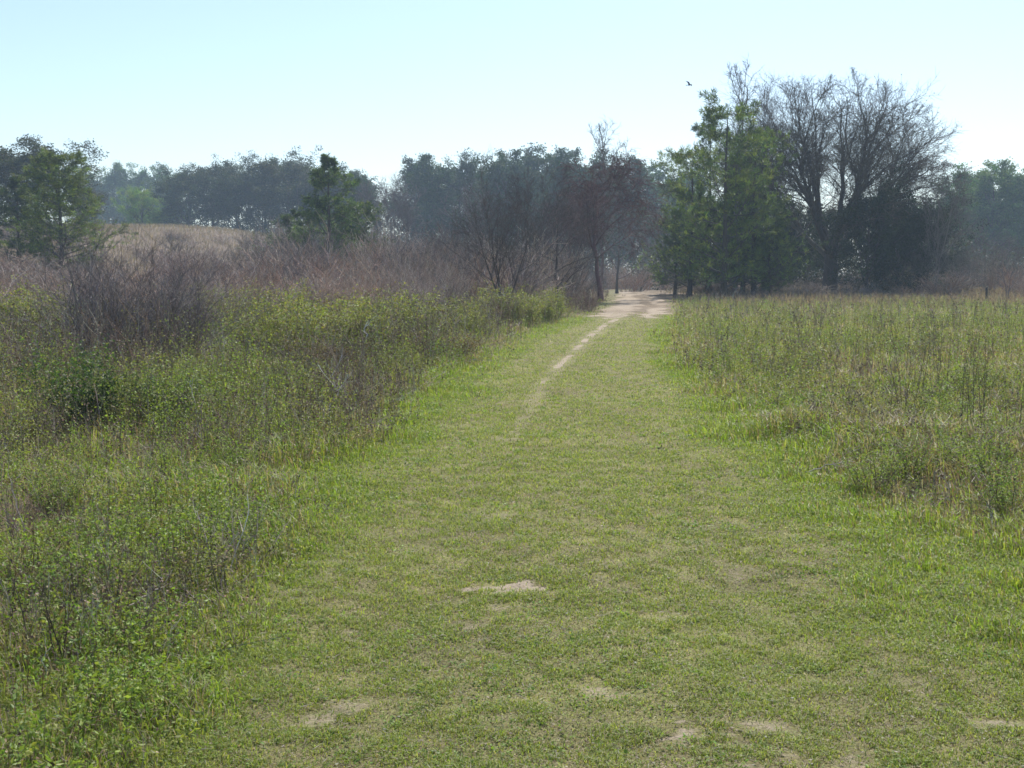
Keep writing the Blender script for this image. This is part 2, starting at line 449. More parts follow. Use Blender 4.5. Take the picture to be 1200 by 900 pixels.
# ================================================================== GROUND
def ground_attrs(me, x, y):
    mown, lush, L, R = zones(x, y)
    n = fbm(x, y, 2.5, 4)[:, None]; n2 = fbm(x + 30, y + 11, .5, 3)[:, None]
    G = np.array([.16, .19, .05]); TH = np.array([.22, .20, .10]); LIT = np.array([.10, .078, .055]); LU = np.array([.14, .19, .04])
    DRY = np.array([.20, .155, .14]); FARG = np.array([.11, .13, .045])
    c = (G * (1 - n2) + TH * (.35 * n2 + .65 * fbm(x + 2, y, .15, 2)[:, None])) * mown[:, None] + LU * lush[:, None] + (LIT * .6 + G * .4) * R[:, None] + (LIT * .7 + G * .3) * L[:, None]
    far = ss(45, 80, y)[:, None]
    left = ss(-2, -14, x)[:, None] * far
    c = c * (1 - left) + DRY * (.8 + .4 * n) * left
    r2 = ss(38, 75, y)[:, None] * ss(4, 9, x - cx(y))[:, None]
    c = c * (1 - r2) + (DRY * .55 + FARG * .5) * r2
    sh = (ss(50, 58, y) * ss(6.5, 3, np.abs(x - cx(y) - 2.6 * ss(56, 66, y))))[:, None]
    c = c * (1 - sh) + np.array([.20, .155, .12]) * (.8 + .4 * n) * sh
    crest = (ss(190, 203, y) * ss(240, 215, y) * ss(-30, -45, x))[:, None]
    c = c * (1 - crest) + np.array([.17, .21, .09]) * crest
    out = ss(300, 400, np.hypot(x, y))[:, None]
    c = c * (1 - out) + np.array([.09, .10, .05]) * out
    a = me.color_attributes.new('col', 'FLOAT_COLOR', 'POINT')
    a.data.foreach_set('color', np.concatenate([c, np.ones((len(c), 1))], 1).astype(np.float32).ravel())
    a = me.attributes.new('sand', 'FLOAT', 'POINT')
    a.data.foreach_set('value', sand(x, y).astype(np.float32))

def grid_mesh(name, X, Y, Z, keep=None):
    n, m = X.shape
    me = bpy.data.meshes.new(name)
    i = np.arange(n - 1)[:, None] * m; j = np.arange(m - 1)[None]
    q = np.stack([i + j, i + j + 1, i + m + j + 1, i + m + j], -1).reshape(-1, 4)
    if keep is not None: q = q[keep.reshape(-1)]
    v = np.stack([X, Y, Z], -1).reshape(-1, 3)
    me.vertices.add(len(v)); me.vertices.foreach_set('co', v.astype(np.float32).ravel())
    me.loops.add(len(q) * 4); me.loops.foreach_set('vertex_index', q.astype(np.int32).ravel())
    me.polygons.add(len(q)); me.polygons.foreach_set('loop_start', np.arange(0, len(q) * 4, 4, dtype=np.int32))
    me.polygons.foreach_set('use_smooth', np.ones(len(q), bool))
    ground_attrs(me, X.reshape(-1), Y.reshape(-1))
    me.materials.append(M_GROUND); me.update(calc_edges=True)
    return me

ang = np.concatenate([np.radians(np.arange(-180, -36, 3.)), np.radians(np.arange(-36, 36, .14)), np.radians(np.arange(36, 180.1, 3.))])
rad = np.concatenate([[.01], np.geomspace(.4, 1400, 620)])
A, Rr = np.meshgrid(ang, rad)
gx, gy = Rr * np.sin(A), Rr * np.cos(A)
ground = link('ground', grid_mesh('ground', gx, gy, H(gx, gy)))
tag(ground, 'rolling field soil covered with thatch and litter', None, None, 'structure')

# the mown track and the sandy road as sheets just above the ground
ty = np.concatenate([np.geomspace(1.2, 56, 420)]); tu = np.linspace(-1.85, 1.95, 46)
TY, TU = np.meshgrid(ty, tu, indexing='ij')
TX = cx(TY) + TU * (1 + .08 * (fbm(TY * 0 + 3, TY, 2., 3) - .5))
path = link('path', grid_mesh('path', TX, TY, H(TX, TY) + .005))
tag(path, 'mown grass track running away towards the trees', None, None, 'structure')
ty = np.linspace(53, 150, 330); tu = np.linspace(-3.6, 3.6, 40)
TY, TU = np.meshgrid(ty, tu, indexing='ij'); TX = cx(TY) + TU
road = link('dirt_road', grid_mesh('dirt_road', TX, TY, H(TX, TY) + .010 + .02 * ss(60, 80, TY)))
tag(road, 'pale sandy dirt road at the end of the mown track', None, None, 'structure')

# ================================================================== GROUND COVER (stuff)
def scatter(N, r0, r1, amax=38, p=0.):
    u = rng.random(N)
    r = r0 * (r1 / r0) ** u if p == 0 else (r0 ** p + u * (r1 ** p - r0 ** p)) ** (1 / p)
    t = np.radians(rng.uniform(-1, 1, N) * (amax + 18 * np.exp(-(r - 2.5) / 3.5)))   # wider close by, for views from a step aside
    x, y = r * np.sin(t), r * np.cos(t)
    return x, y, r
def at(x, y, dz=0.): return np.stack([x, y, H(x, y) + dz], -1)


reseed(100)
# ---- mown grass
mb = MB()
x, y, r = scatter(1750000, 2.4, 60, 33, -.3)
mown, lush, L, Rz = zones(x, y)
sd = sand(x, y)
patch = fbm(x, y, .13, 3); big = fbm(x + 5, y + 3, 1.1, 3)
dens = (.42 + .75 * ss(.38, .58, patch)) * (.85 + .2 * ss(.36, .55, big)) * (1 - .96 * ss(.15, .6, sd)) * ss(.02, .3, mown + lush * .6 + .25 * (L + Rz) * ss(9, 4, r))
k = rng.random(len(x)) < dens
x, y, r, patch, big, mown = x[k], y[k], r[k], patch[k], big[k], mown[k]
n = len(x)
lod = np.maximum(r / 4., 1) ** .62
h = rng.uniform(.010, .028, n) * (1 + .5 * patch) * lod ** .45
w = rng.uniform(.0022, .0042, n) * lod
dry = rng.random(n) < (.55 - .22 * ss(.36, .6, big) - .22 * ss(.42, .6, patch)) * (.55 + .45 * mown)
gcol = pal(n, [(.25, .31, .05), (.30, .34, .065), (.19, .25, .05), (.33, .34, .10), (.16, .21, .07)], .22)
dcol = pal(n, [(.38, .31, .21), (.30, .23, .15), (.47, .41, .30), (.21, .15, .10)], .22)
blades(mb, at(x, y), h * np.where(dry, .6, 1), w, rng.random(n) * 6.28, h * rng.uniform(.3, 1.4, n), np.where(dry[:, None], dcol, gcol))
x, y, r = scatter(9000, 2.5, 28, 33, .2)
mown, lush, L, Rz = zones(x, y)
k = (rng.random(len(x)) < (.75 * ss(.42, .6, fbm(x + 60, y, .8, 3)) + .12) * np.clip(mown + lush, 0, 1)) & (sand(x, y) < .2)
x, y, r = x[k], y[k], r[k]; m = 14
cc = np.repeat(pal(len(x), [(.18, .27, .05), (.21, .29, .055), (.15, .23, .05)], .2), m, 0)
q = np.repeat(at(x, y, .008), m, 0); sp = np.repeat(rng.uniform(.012, .045, len(x)), m)
off = rng.normal(size=(len(q), 3)) * sp[:, None] * np.array([1, 1, .25]); off[:, 2] = np.abs(off[:, 2])
D = off * [1, 1, .2] + rng.normal(size=off.shape) * .01 + [0, 0, .006]
lf = np.repeat(np.maximum(r / 4, 1) ** .5, m)
leaves(mb, q + off, .014 * rng.uniform(.6, 1.5, len(q)) * lf, .010 * rng.uniform(.6, 1.4, len(q)) * lf, cc, .8, D)
tag(link('mown_grass', mb.mesh('mown_grass', M_GRASS)), 'short patchy grass growing on the mown track', None, None, 'stuff')


reseed(101)
# ---- longer grass at both edges and between the weeds
mb = MB()
x, y, r = scatter(700000, 2.4, 85, 38)
mown, lush, L, Rz = zones(x, y)
tuft = fbm(x + 20, y, .45, 3); big = fbm(x - 8, y, 2.6, 3)
s = x - cx(y)
dens = np.clip(lush * 1.2 + (L * .55 + Rz * .85) * (.3 + 1.1 * ss(.38, .6, tuft)), 0, 1) * (1 - .97 * ss(.1, .4, sand(x, y)))
dens *= 1 - .85 * ss(30, 50, y) * ss(-4, -9, s)
k = rng.random(len(x)) < dens
x, y, r, lush, L, Rz, tuft, big = [q[k] for q in (x, y, r, lush, L, Rz, tuft, big)]
n = len(x)
lod = np.maximum(r / 4., 1) ** .6
h = (.012 + .04 * ss(.4, .7, tuft)) * lush * (1 + .8 * ss(8, 16, r)) + (L * .17 + Rz * .17) * (.4 + tuft) * (.5 + .9 * ss(5, 13, r)) + .025
h = h * rng.uniform(.5, 1.35, n)
w = rng.uniform(.003, .0055, n) * lod
pd = np.clip(.18 + L * .32 + Rz * (.30 + .45 * ss(.5, .62, fbm(x + 8, y - 4, 1.7, 3))) - .1 * lush * ss(7, 12, r) + .35 * (ss(.5, .7, big)), 0, .75)
dry = rng.random(n) < pd
gcol = pal(n, [(.22, .31, .04), (.27, .34, .055), (.17, .25, .045), (.31, .33, .08)], .22)
dcol = pal(n, [(.33, .26, .19), (.25, .18, .14), (.42, .36, .28), (.19, .13, .09)], .2)
blades(mb, at(x, y), h, w, rng.normal(size=n) * 1.6 + 2.5, h * rng.uniform(.15, 1.1, n), np.where(dry[:, None], dcol, gcol))
tag(link('rough_grass', mb.mesh('rough_grass', M_GRASS)), 'longer lush and dry grass along both edges of the track', None, None, 'stuff')


reseed(102)
# ---- leafy weeds
mb = MB(); sm = MB()
x, y, r = scatter(110000, 3., 75, 38, .35)
mown, lush, L, Rz = zones(x, y)
s = x - cx(y)
clump = fbm(x, y, 1.0, 3); big = fbm(x + 31, y + 17, 4.5, 3)
dens = (L * (.12 + 1.0 * ss(.40, .58, clump)) * (.3 + .95 * ss(.36, .56, big)) + Rz * (.12 + .85 * ss(.42, .6, clump)) * (.15 + .85 * ss(.38, .58, big)))
dens *= 1 - .8 * ss(28, 42, y) * ss(-3, -8, s)
k = rng.random(len(x)) < dens * (.55 + .45 * ss(5, 9, r)) * (.8 + .4 * Rz * ss(10, 25, r))
x, y, r, L, Rz, clump, big, s = [q[k] for q in (x, y, r, L, Rz, clump, big, s)]
n = len(x)
hL = (.13 + .36 * ss(4.5, 18, r) + .22 * ss(2, 8, -s) * ss(6, 12, r)) * (.6 + .9 * ss(.35, .62, fbm(x + 44, y, 2.2, 2)))
hR = .10 + .42 * ss(7, 26, r)
h = (L * hL + Rz * hR) * (.55 + .9 * clump) * rng.uniform(.55, 1.3, n)
nl = 24
B = at(x, y)
a0 = rng.random(n) * 6.28; ln = rng.uniform(0, .35, n) * h
dirv = np.stack([np.cos(a0), np.sin(a0), 0 * a0], -1)
t = rng.uniform(.15, 1.02, (n, nl))
lod = np.maximum(r / 7, 1) ** .36
C = B[:, None] + np.array([0, 0, 1.]) * (t * h[:, None])[..., None] + dirv[:, None] * (t ** 2 * ln[:, None])[..., None] + rng.normal(size=(n, nl, 3)) * (.022 + .04 * h[:, None, None]) * np.array([1, 1, .4])
sz = .023 * lod[:, None] * rng.uniform(.5, 1.45, (n, nl))
hue = rng.random(n)
cl = np.where((fbm(x, y, .7, 2) > .55 - .13 * L * ss(18, 9, r))[:, None], pal(n, [(.17, .25, .05), (.21, .28, .055), (.24, .29, .065)], .15), pal(n, [(.22, .255, .06), (.25, .27, .075), (.19, .225, .06), (.23, .20, .10)], .12))
cl = np.repeat(cl, nl, 0) * (1 + rng.normal(size=(n * nl, 1)) * .12)
leaves(mb, C.reshape(-1, 3), sz.reshape(-1), sz.reshape(-1) * .5, np.clip(cl, .01, .8), .35)
k = rng.random(n) < .6
Pm = np.stack([B[k] - np.array([0, 0, .03]), B[k] + (np.array([0, 0, 1.]) * (h * .5)[:, None] + dirv * (ln * .25)[:, None])[k], B[k] + (np.array([0, 0, 1.]) * h[:, None] + dirv * ln[:, None])[k]], 1)
tubes(mb, Pm, (.0022 * lod[k])[:, None] * np.array([[1, .8, .5]]), pal(k.sum(), [(.20, .22, .08), (.24, .18, .11)], .15), 3)
tag(link('leafy_weeds', mb.mesh('leafy_weeds', M_LEAF)), 'knee high green leafy weeds on both sides of the track', None, None, 'stuff')


reseed(103)
# ---- dry stems and seed stalks standing in the weeds
mb = MB()
x, y, r = scatter(80000, 3., 110, 38, .45)
mown, lush, L, Rz = zones(x, y)
s = x - cx(y)
cl = fbm(x + 70, y, 1.6, 3)
k = rng.random(len(x)) < (L * .9 + Rz * .75 + .02 * lush) * (.08 + 1.1 * ss(.46, .66, cl)) * (.6 + .4 * ss(6, 14, r)) * (.55 + .7 * L) * (1 - .6 * Rz * ss(9, 20, r))
x, y, r, s, L, Rz, cl = [q[k] for q in (x, y, r, s, L, Rz, cl)]
n = len(x)
h = (.22 + .55 * L * ss(5, 20, r) + .45 * Rz * ss(9, 30, r)) * rng.uniform(.4, 1.5, n) * (.8 + .4 * cl)
lod = np.maximum(r / 6, 1) ** .75
a = rng.random(n) * 6.28; ln = np.abs(rng.normal(size=n)) * .25 * h
fall = rng.random(n) < np.where(L > .5, .26, .15)
ln = np.where(fall, h * rng.uniform(.8, 1.6, n), ln); hh = np.where(fall, h * .35, h)
K = 4; tt = np.linspace(0, 1, K)
P = at(x, y, -.02)[:, None] + np.stack([np.cos(a)[:, None] * ln[:, None] * tt ** 1.6, np.sin(a)[:, None] * ln[:, None] * tt ** 1.6, hh[:, None] * tt], -1) + rng.normal(size=(n, K, 3)) * (h[:, None, None] * .02)
R = (rng.uniform(.0011, .0023, n) * lod)[:, None] * np.array([[1, .85, .7, .4]])
sc = pal(n, [(.30, .24, .18), (.19, .14, .11), (.46, .41, .34), (.14, .10, .08), (.30, .20, .13)], .2)
tubes(mb, P, R, sc, 3)
P1, R1 = children(P, R, 4, .45, 1., .5, .2, .28, 3, .3, .1, .7, .0012)
R1 = np.maximum(R1, np.repeat(.0009 * lod, 4)[:, None])
tubes(mb, P1, R1, np.repeat(sc, 4, 0), 3)
# small brown dead leaves and seed heads on them
q = np.repeat(P1[::2, -1], 3, 0); q = q + rng.normal(size=q.shape) * .025
rr = np.hypot(q[:, 0], q[:, 1])
leaves(mb, q, .018 * np.maximum(rr / 6, 1) ** .6, .012 * np.maximum(rr / 6, 1) ** .6, pal(len(q), [(.20, .13, .09), (.28, .22, .16), (.13, .08, .06)], .2))
tag(link('dry_weeds', mb.mesh('dry_weeds', M_TWIG)), 'dead brown and grey weed stems standing among the green weeds', None, None, 'stuff')


reseed(104)
# ---- litter: dead leaves and straw lying about
mb = MB()
x, y, r = scatter(110000, 2.4, 40, 38)
mown, lush, L, Rz = zones(x, y)
k = rng.random(len(x)) < (.35 * mown + .25 * lush + .8 * L + .7 * Rz)
x, y, r = x[k], y[k], r[k]; n = len(x)
lod = np.maximum(r / 4, 1) ** .6
straw = rng.random(n) < .6
D = rng.normal(size=(n, 3)); D[:, 2] *= .12
leaves(mb, at(x, y, .012 + .015 * rng.random(n)), np.where(straw, .05, .015) * rng.uniform(.5, 1.4, n) * lod ** .7, np.where(straw, .003, .009) * lod, pal(n, [(.36, .31, .24), (.28, .21, .15), (.19, .13, .09), (.40, .36, .30)], .2), 1., D)
tag(link('leaf_litter', mb.mesh('leaf_litter', M_GRASS)), 'straw and dead leaves lying between the blades', None, None, 'stuff')


reseed(105)
# ---- the brown leafless thicket left of the track and the scrub behind the right field
def instance_into(mb, temps, X, Y, S, SZ, tint):
    for i in range(len(X)):
        v, f, c = temps[rng.integers(len(temps))]
        a = rng.random() * 6.28; ca, sa = math.cos(a), math.sin(a)
        w = np.empty_like(v)
        w[:, 0] = (v[:, 0] * ca - v[:, 1] * sa) * S[i] + X[i]; w[:, 1] = (v[:, 0] * sa + v[:, 1] * ca) * S[i] + Y[i]
        w[:, 2] = v[:, 2] * SZ[i] + H(X[i], Y[i])
        mb.add(w, f, c * tint[i])
temps = []
for k in range(5):
    m_, *_ = shrub_bare(2.3, 2.2, 24, 8, 3, .012, None, 1.15)
    temps.append(m_.arrays())
temps_far = []
for k in range(5):
    m_, *_ = shrub_bare(2.4, 2.6, 22, 7, 2, .020, None, 1.5)
    temps_far.append(m_.arrays())
def thick_density(x, y):
    s = x - cx(y)
    edge = np.interp(y, [24, 30, 40, 55, 70, 90, 120], [-14, -10, -6.5, -5.2, -4.5, -4.5, -5.])
    return ss(0, -2.5, s - edge) * ss(25, 33, y)
mb = MB()
xs, ys = [], []
tries = 0
while len(xs) < 420 and tries < 15000:
    tries += 1
    yy = random.uniform(26, 96) if random.random() < .8 else random.uniform(90, 150); xx = random.uniform(-.56 * yy, 8)
    if random.random() < thick_density(xx, yy) * (.35 + .65 * (vn(xx, yy, 7.) > .38)): xs.append(xx); ys.append(yy)
xs = np.array(xs); ys = np.array(ys)
o = np.argsort(ys)
def tints(n, cols):
    c = np.array(cols)[rng.integers(len(cols), size=n)]
    return c * (1 + rng.normal(size=(n, 1)) * .12)
TINT = [(1.05, 1.03, .98), (1.35, 1.26, 1.1), (.62, .62, .62), (1.6, 1.55, 1.42), (1.35, 1.05, .82), (.85, .83, .8)]
near = ys < 55
S = rng.uniform(.8, 1.5, len(xs)); SZ = rng.uniform(.6, 1.05, len(xs)) * (.75 + .2 * ss(28, 60, ys) + .85 * ss(38, 80, ys) * ss(-.33, -.20, xs / ys) * ss(2, -1, xs - cx(ys) + 4)) * (1 - .4 * ss(45, 60, ys) * ss(-.40, -.36, xs / ys) * ss(-.20, -.24, xs / ys))
instance_into(mb, temps, xs[near], ys[near], S[near], SZ[near], tints(near.sum(), TINT))
instance_into(mb, temps_far, xs[~near], ys[~near], S[~near] * 1.2, SZ[~near], tints((~near).sum(), TINT))
temps_small = []
for k in range(6):
    m_, *_ = shrub_bare(1., 1.1, 8, 5, 2, .005, None, 1.)
    temps_small.append(m_.arrays())
cnt_ = 0; tries = 0
while cnt_ < 190 and tries < 20000:
    tries += 1
    yy = 5 * (30 / 5) ** random.random(); xx = random.uniform(-.6 * yy, 0) if cnt_ < 130 else random.uniform(0, .6 * yy)
    mz, lu, LL, RR = zones(np.array([xx]), np.array([yy]))
    if (LL[0] > .7 and random.random() < .15 + .85 * (fbm(xx + 90, yy, 1.3, 2) > .56)) or (RR[0] > .95 and yy > 9 and random.random() < .1 + .9 * (fbm(xx + 90, yy, 1.3, 2) > .6)):
        hh = random.uniform(.28, .75) * (.55 + .45 * min(1, yy / 14))
        t_ = tints(1, [(1.1, 1.05, 1.), (.6, .55, .52), (1.5, 1.45, 1.35), (1., .75, .6)])
        instance_into(mb, temps_small, [xx], [yy], [hh * 1.3], [hh], t_); cnt_ += 1
tag(link('brown_undergrowth', mb.mesh('brown_undergrowth', M_TWIG)), 'leafless mauve brown thicket covering the slope left of the track', None, None, 'stuff')

mb = MB()
n = 520
xs = rng.uniform(-75, 165, n); ys = rng.uniform(262, 345, n)
cc = np.stack([xs, ys, H(xs, ys) + rng.uniform(.5, 10, n) * (.75 + .5 * fbm(xs, ys, 25, 2))], -1)
n1 = 70
q = (cc[:, None] + rng.normal(size=(n, n1, 3)) * np.array([2.6, 2., 1.8])).reshape(-1, 3)
qc = np.repeat(pal(n, [(.06, .075, .035), (.05, .06, .03), (.09, .10, .045), (.09, .075, .055)], .2), n1, 0)
leaves(mb, q, .75 * rng.uniform(.6, 1.3, len(q)), .5, qc, .2)
def low_band(x0, x1, y0, y1, n, hz, n1=60, size=.42):
    xs = rng.uniform(x0, x1, n); ys = rng.uniform(y0, y1, n)
    cc = np.stack([xs, ys, H(xs, ys) + rng.uniform(.2, hz, n)], -1)
    q = (cc[:, None] + rng.normal(size=(n, n1, 3)) * np.array([1.3, 1., .75])).reshape(-1, 3)
    leaves(mb, q, size * rng.uniform(.6, 1.3, len(q)), size * .65, np.repeat(pal(n, [(.06, .07, .035), (.05, .055, .035), (.10, .085, .06)], .2), n1, 0), .2)
low_band(-90, -14, 226, 244, 170, 4.2)
low_band(-30, 10, 214, 236, 90, 4.)
low_band(15, 80, 126, 150, 230, 4.5)
low_band(18, 50, 119, 128, 170, 6.5)
tag(link('distant_woods', mb.mesh('distant_woods', M_TREELEAF)), 'far wood closing the view behind the nearer trees', None, None, 'stuff')

mb = MB()
n = 90
xs = rng.uniform(-26, 8, n); ys = rng.uniform(150, 212, n)
instance_into(mb, temps_far, xs, ys, rng.uniform(1.2, 2., n), rng.uniform(1.2, 2.2, n), tints(n, TINT))
n = 150
xs = rng.uniform(9, 62, n); ys = rng.uniform(88, 128, n)
k = xs - cx(ys) > 4.5
instance_into(mb, temps_far, xs[k], ys[k], rng.uniform(.9, 1.6, n)[k], rng.uniform(.35, .95, n)[k] * (.6 + .9 * ss(30, 42, xs[k])), tints(k.sum(), TINT))
xs = rng.uniform(4, 34, 60); ys = rng.uniform(125, 200, 60)
instance_into(mb, temps_far, xs, ys, rng.uniform(1., 1.8, 60), rng.uniform(.8, 1.5, 60), tints(60, TINT))
tag(link('dry_undergrowth', mb.mesh('dry_undergrowth', M_TWIG)), 'low leafless scrub under the trees behind the right field', None, None, 'stuff')


reseed(106)
# ---- dry grass on the far slope and along the right field's far edge
mb = MB()
yy = rng.uniform(40, 212, 210000) ** 1.0; xx = rng.uniform(-.62, .6, len(yy)) * yy
s = xx - cx(yy)
wl = ss(-3.5, -7, s) * ss(40, 60, yy) * ss(214, 205, yy) * ss(12, 0, xx)
wr = ss(2.8, 6, s) * ss(55, 80, yy) * ss(125, 110, yy)
k = rng.random(len(yy)) < np.clip(wl * .8 + wr, 0, 1)
xx, yy = xx[k], yy[k]; n = len(xx)
h = rng.uniform(.25, .8, n); lodw = .012 + .0002 * yy
blades(mb, at(xx, yy), h, lodw * rng.uniform(.7, 1.4, n), rng.random(n) * 6.28, h * rng.uniform(.1, .5, n), pal(n, [(.25, .19, .175), (.20, .15, .145), (.30, .235, .21), (.16, .12, .112)], .15))
tag(link('dry_grass', mb.mesh('dry_grass', M_GRASS)), 'faded tan grass on the far slope and along the far edge of the right field', None, None, 'stuff')

# ================================================================== TREES
def grow_tree(proto, name, label, cat, X, d, Ytop, group=None, wscale=1., tint=(1, 1, 1), wood=(1, 1, 1), rz=None, tilt=0.):
    tr, cr, h0 = proto
    x = lat(X, d); z = float(H(x, d))
    top = (HOR - Ytop) / F * d + EYE - z
    k = top / h0
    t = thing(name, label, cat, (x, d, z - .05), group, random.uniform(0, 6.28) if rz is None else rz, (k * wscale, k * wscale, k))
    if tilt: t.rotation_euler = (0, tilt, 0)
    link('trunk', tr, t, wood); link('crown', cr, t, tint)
    return t

reseed(107)
OAK = [broadleaf(14, 13, nl=9, clump=.92, dens=44, low=True, leafsize=.28) for k in range(3)]
TALL = [broadleaf(20, 11, nl=10, clump=.82, dens=38, up=.55, low=True, ang=.7, leafsize=.30) for k in range(3)]
reseed(108)
PINE = [pine(12, 7.5, 76), pine(12, 7.2, 62, dense=.9, prof=lambda t: np.clip(1.06 - t, 0, 1) ** .85 * (.85 + .25 * np.sin(t * 19))), pine(12, 8.5, 80, prof=lambda t: np.clip(1.12 - t, 0, 1) ** .5 * (.75 + .35 * np.sin(t * 17)))]
reseed(109)
OPENPINE = [pine(12, 7.5, 46, dense=.75), pine(12, 8.5, 42, dense=.8, prof=lambda t: np.clip(1.1 - t, 0, 1) ** .5 * (.7 + .4 * np.sin(t * 15 + 1)))]
reseed(110)
BARE = [bare(10, 8, 1, 12, 8, 7, 4, .15, rmin=.012, trunkfrac=.16, ang=.8, wig=.14), bare(10, 8, 4, 8, 7, 6, 3, .13, rmin=.012, trunkfrac=.2, spread=.2), bare(10, 7, 2, 9, 7, 6, 4, .12, up=.7, rmin=.012, trunkfrac=.2, spread=.1, wig=.14)]
FARBARE = [bare(14, 9, 1, 11, 8, 6, 4, .2, rmin=.026, cols=[(.15, .125, .115), (.19, .16, .145)]), bare(14, 8, 2, 8, 8, 6, 4, .16, rmin=.026, cols=[(.15, .125, .115), (.19, .16, .145)])]


reseed(111)
# --- far left
grow_tree(OAK[0], 'oak_tree', 'broad dark oak towering behind the small pine at the far left edge', 'tree', 50, 142, 166, 'oaks on the far left', 1.35, (1.1, .95, .75))
grow_tree(OAK[1], 'oak_tree', 'lower dark oak cut by the left edge of the photo', 'tree', -8, 158, 178, 'oaks on the far left', 1.4, (1., .9, .85))
grow_tree(OAK[2], 'oak_tree', 'brownish oak between the leftmost pines and the hazy gap', 'tree', 104, 162, 208, 'oaks on the far left', .9, (1.5, 1.05, .9))
grow_tree(PINE[0], 'pine_tree', 'bushy young pine with yellow green right side standing alone in the brown thicket at left', 'pine', 80, 88, 186, 'pines in the left thicket', 1.3, (2.0, 1.95, 1.1))
grow_tree(PINE[1], 'pine_tree', 'bluish shorter pine crowding the left side of the yellow green pine', 'pine', 28, 92, 208, 'pines in the left thicket', 1.35, (.85, .95, .95))
grow_tree(PINE[1], 'pine_tree', 'dark green pine with pointed top in front of the oak clump left of the middle', 'pine', 386, 90, 184, 'pines in the left thicket', 1.2, (1.5, 1.65, 1.25))
grow_tree(PINE[2], 'pine_tree', 'low pine spreading at the right foot of the pointed pine', 'pine', 418, 95, 240, 'pines in the left thicket', 1.3, (1.3, 1.3, 1.))
grow_tree(PINE[2], 'pine_tree', 'low dark pine spreading at the left foot of the pointed pine', 'pine', 352, 95, 250, 'pines in the left thicket', 1.3, (1., 1.1, 1.))
for (X, Y, lab) in ((112, 199, 'leftmost'), (138, 196, 'second from the left'), (163, 200, 'middle'), (186, 197, 'fourth from the left'), (206, 205, 'rightmost')):
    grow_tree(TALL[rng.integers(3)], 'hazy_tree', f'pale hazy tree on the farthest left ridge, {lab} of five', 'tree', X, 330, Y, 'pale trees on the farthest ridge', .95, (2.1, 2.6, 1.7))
grow_tree(OAK[1], 'leafing_tree', 'bright green rounded tree at the field edge in the gap at left, the taller one', 'tree', 173, 226, 221, 'bright green trees at the field edge', .9, (4.2, 4.6, 1.5))
grow_tree(OAK[2], 'leafing_tree', 'low bright green bush-like tree at the field edge touching the dark oak clump', 'tree', 199, 222, 238, 'bright green trees at the field edge', 1.4, (4.2, 4.5, 1.7))
rows = [(226, 198, 'first (leftmost)', 1.), (254, 192, 'second', .85), (283, 186, 'third', 1.), (314, 194, 'fourth', 1.), (342, 188, 'fifth', .9), (368, 182, 'sixth', 1.), (400, 196, 'seventh (rightmost)', 1.)]
for i, (X, Y, lab, w) in enumerate(rows):
    grow_tree(OAK[i % 3], 'oak_tree', f'dark rounded oak on the field crest, {lab} of the seven in the clump', 'tree', X, 222 + 6 * (i % 2), Y, 'dark oaks on the crest', 1.15 * w, ((1., 1.05, .8), (1.3, 1.1, .85), (.85, .95, .75))[i % 3])
# --- middle tree line
rows = [(428, 208), (458, 204), (487, 190), (512, 186), (540, 184), (566, 190), (594, 180), (618, 178), (643, 180), (668, 181), (694, 183), (722, 190), (752, 198), (778, 196), (798, 205)]
ordn = 'first second third fourth fifth sixth seventh eighth ninth tenth eleventh twelfth thirteenth fourteenth fifteenth'.split()
for i, (X, Y) in enumerate(rows):
    light = X > 740
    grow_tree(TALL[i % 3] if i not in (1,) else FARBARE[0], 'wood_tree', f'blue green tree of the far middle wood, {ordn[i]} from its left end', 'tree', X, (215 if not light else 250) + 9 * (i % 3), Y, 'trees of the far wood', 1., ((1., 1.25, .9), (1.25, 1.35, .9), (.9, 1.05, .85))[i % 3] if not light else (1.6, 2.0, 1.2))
for i, (X, Y, lab) in enumerate(((442, 212, 'right beside the low spreading pine'), (470, 214, 'left of the dark blue green wood'), (556, 215, 'left of the forked leafless tree'))):
    grow_tree(FARBARE[i % 2], 'leafless_tree', f'brown leafless tree in front of the far wood, {lab}', 'tree', X, 150, Y, 'brown leafless trees before the wood', 1.05)
# --- leafless trees at the bend
grow_tree(BARE[1], 'leafless_tree', 'forked leafless tree with several upright stems left of the track bend', 'tree', 590, 52, 176, 'leafless trees left of the bend', 1.0, (.55, .52, .52), (.5, .47, .46))
grow_tree(BARE[0], 'leafless_tree', 'small leafless tree with a low limb reaching right, left of the vine draped tree', 'tree', 652, 64, 214, 'leafless trees left of the bend', 1.15, (.55, .52, .52), (.5, .47, .46))
grow_tree(BARE[2], 'leafless_tree', 'slim leafless tree between the forked tree and the low limbed one', 'tree', 622, 70, 190, 'leafless trees left of the bend', 1., (.55, .52, .52), (.5, .47, .46))
grow_tree(BARE[2], 'leafless_tree', 'short leafless tree at the left of the forked tree', 'tree', 545, 70, 258, 'leafless trees left of the bend', 1.4)
grow_tree(BARE[0], 'leafless_tree', 'grey leafless tree leaning over the sandy road right of the vine draped tree', 'tree', 722, 112, 215, 'leafless trees left of the bend', 1.1)
grow_tree(BARE[1], 'leafless_tree', 'leafless tree standing just past the sandy road bend', 'tree', 776, 160, 250, 'leafless trees left of the bend', 1.2)
reseed(112)
VINE = bare(10, 6.6, 1, 14, 10, 8, 6, .17, rmin=.017, cols=[(.13, .095, .09), (.17, .125, .12), (.10, .075, .075)], droop=.9, trunkfrac=.3, ang=.7)
grow_tree(VINE, 'vine_draped_tree', 'dark purplish tree smothered in hanging vines left of the sandy road', 'tree', 704, 80, 174, None, 1.2, (1.0, .74, .72), (.75, .6, .6))
grow_tree(VINE, 'vine_draped_tree', 'smaller dark tangled tree against the left side of the vine draped tree', 'tree', 672, 88, 212, None, .95, (1.25, 1.2, 1.15))
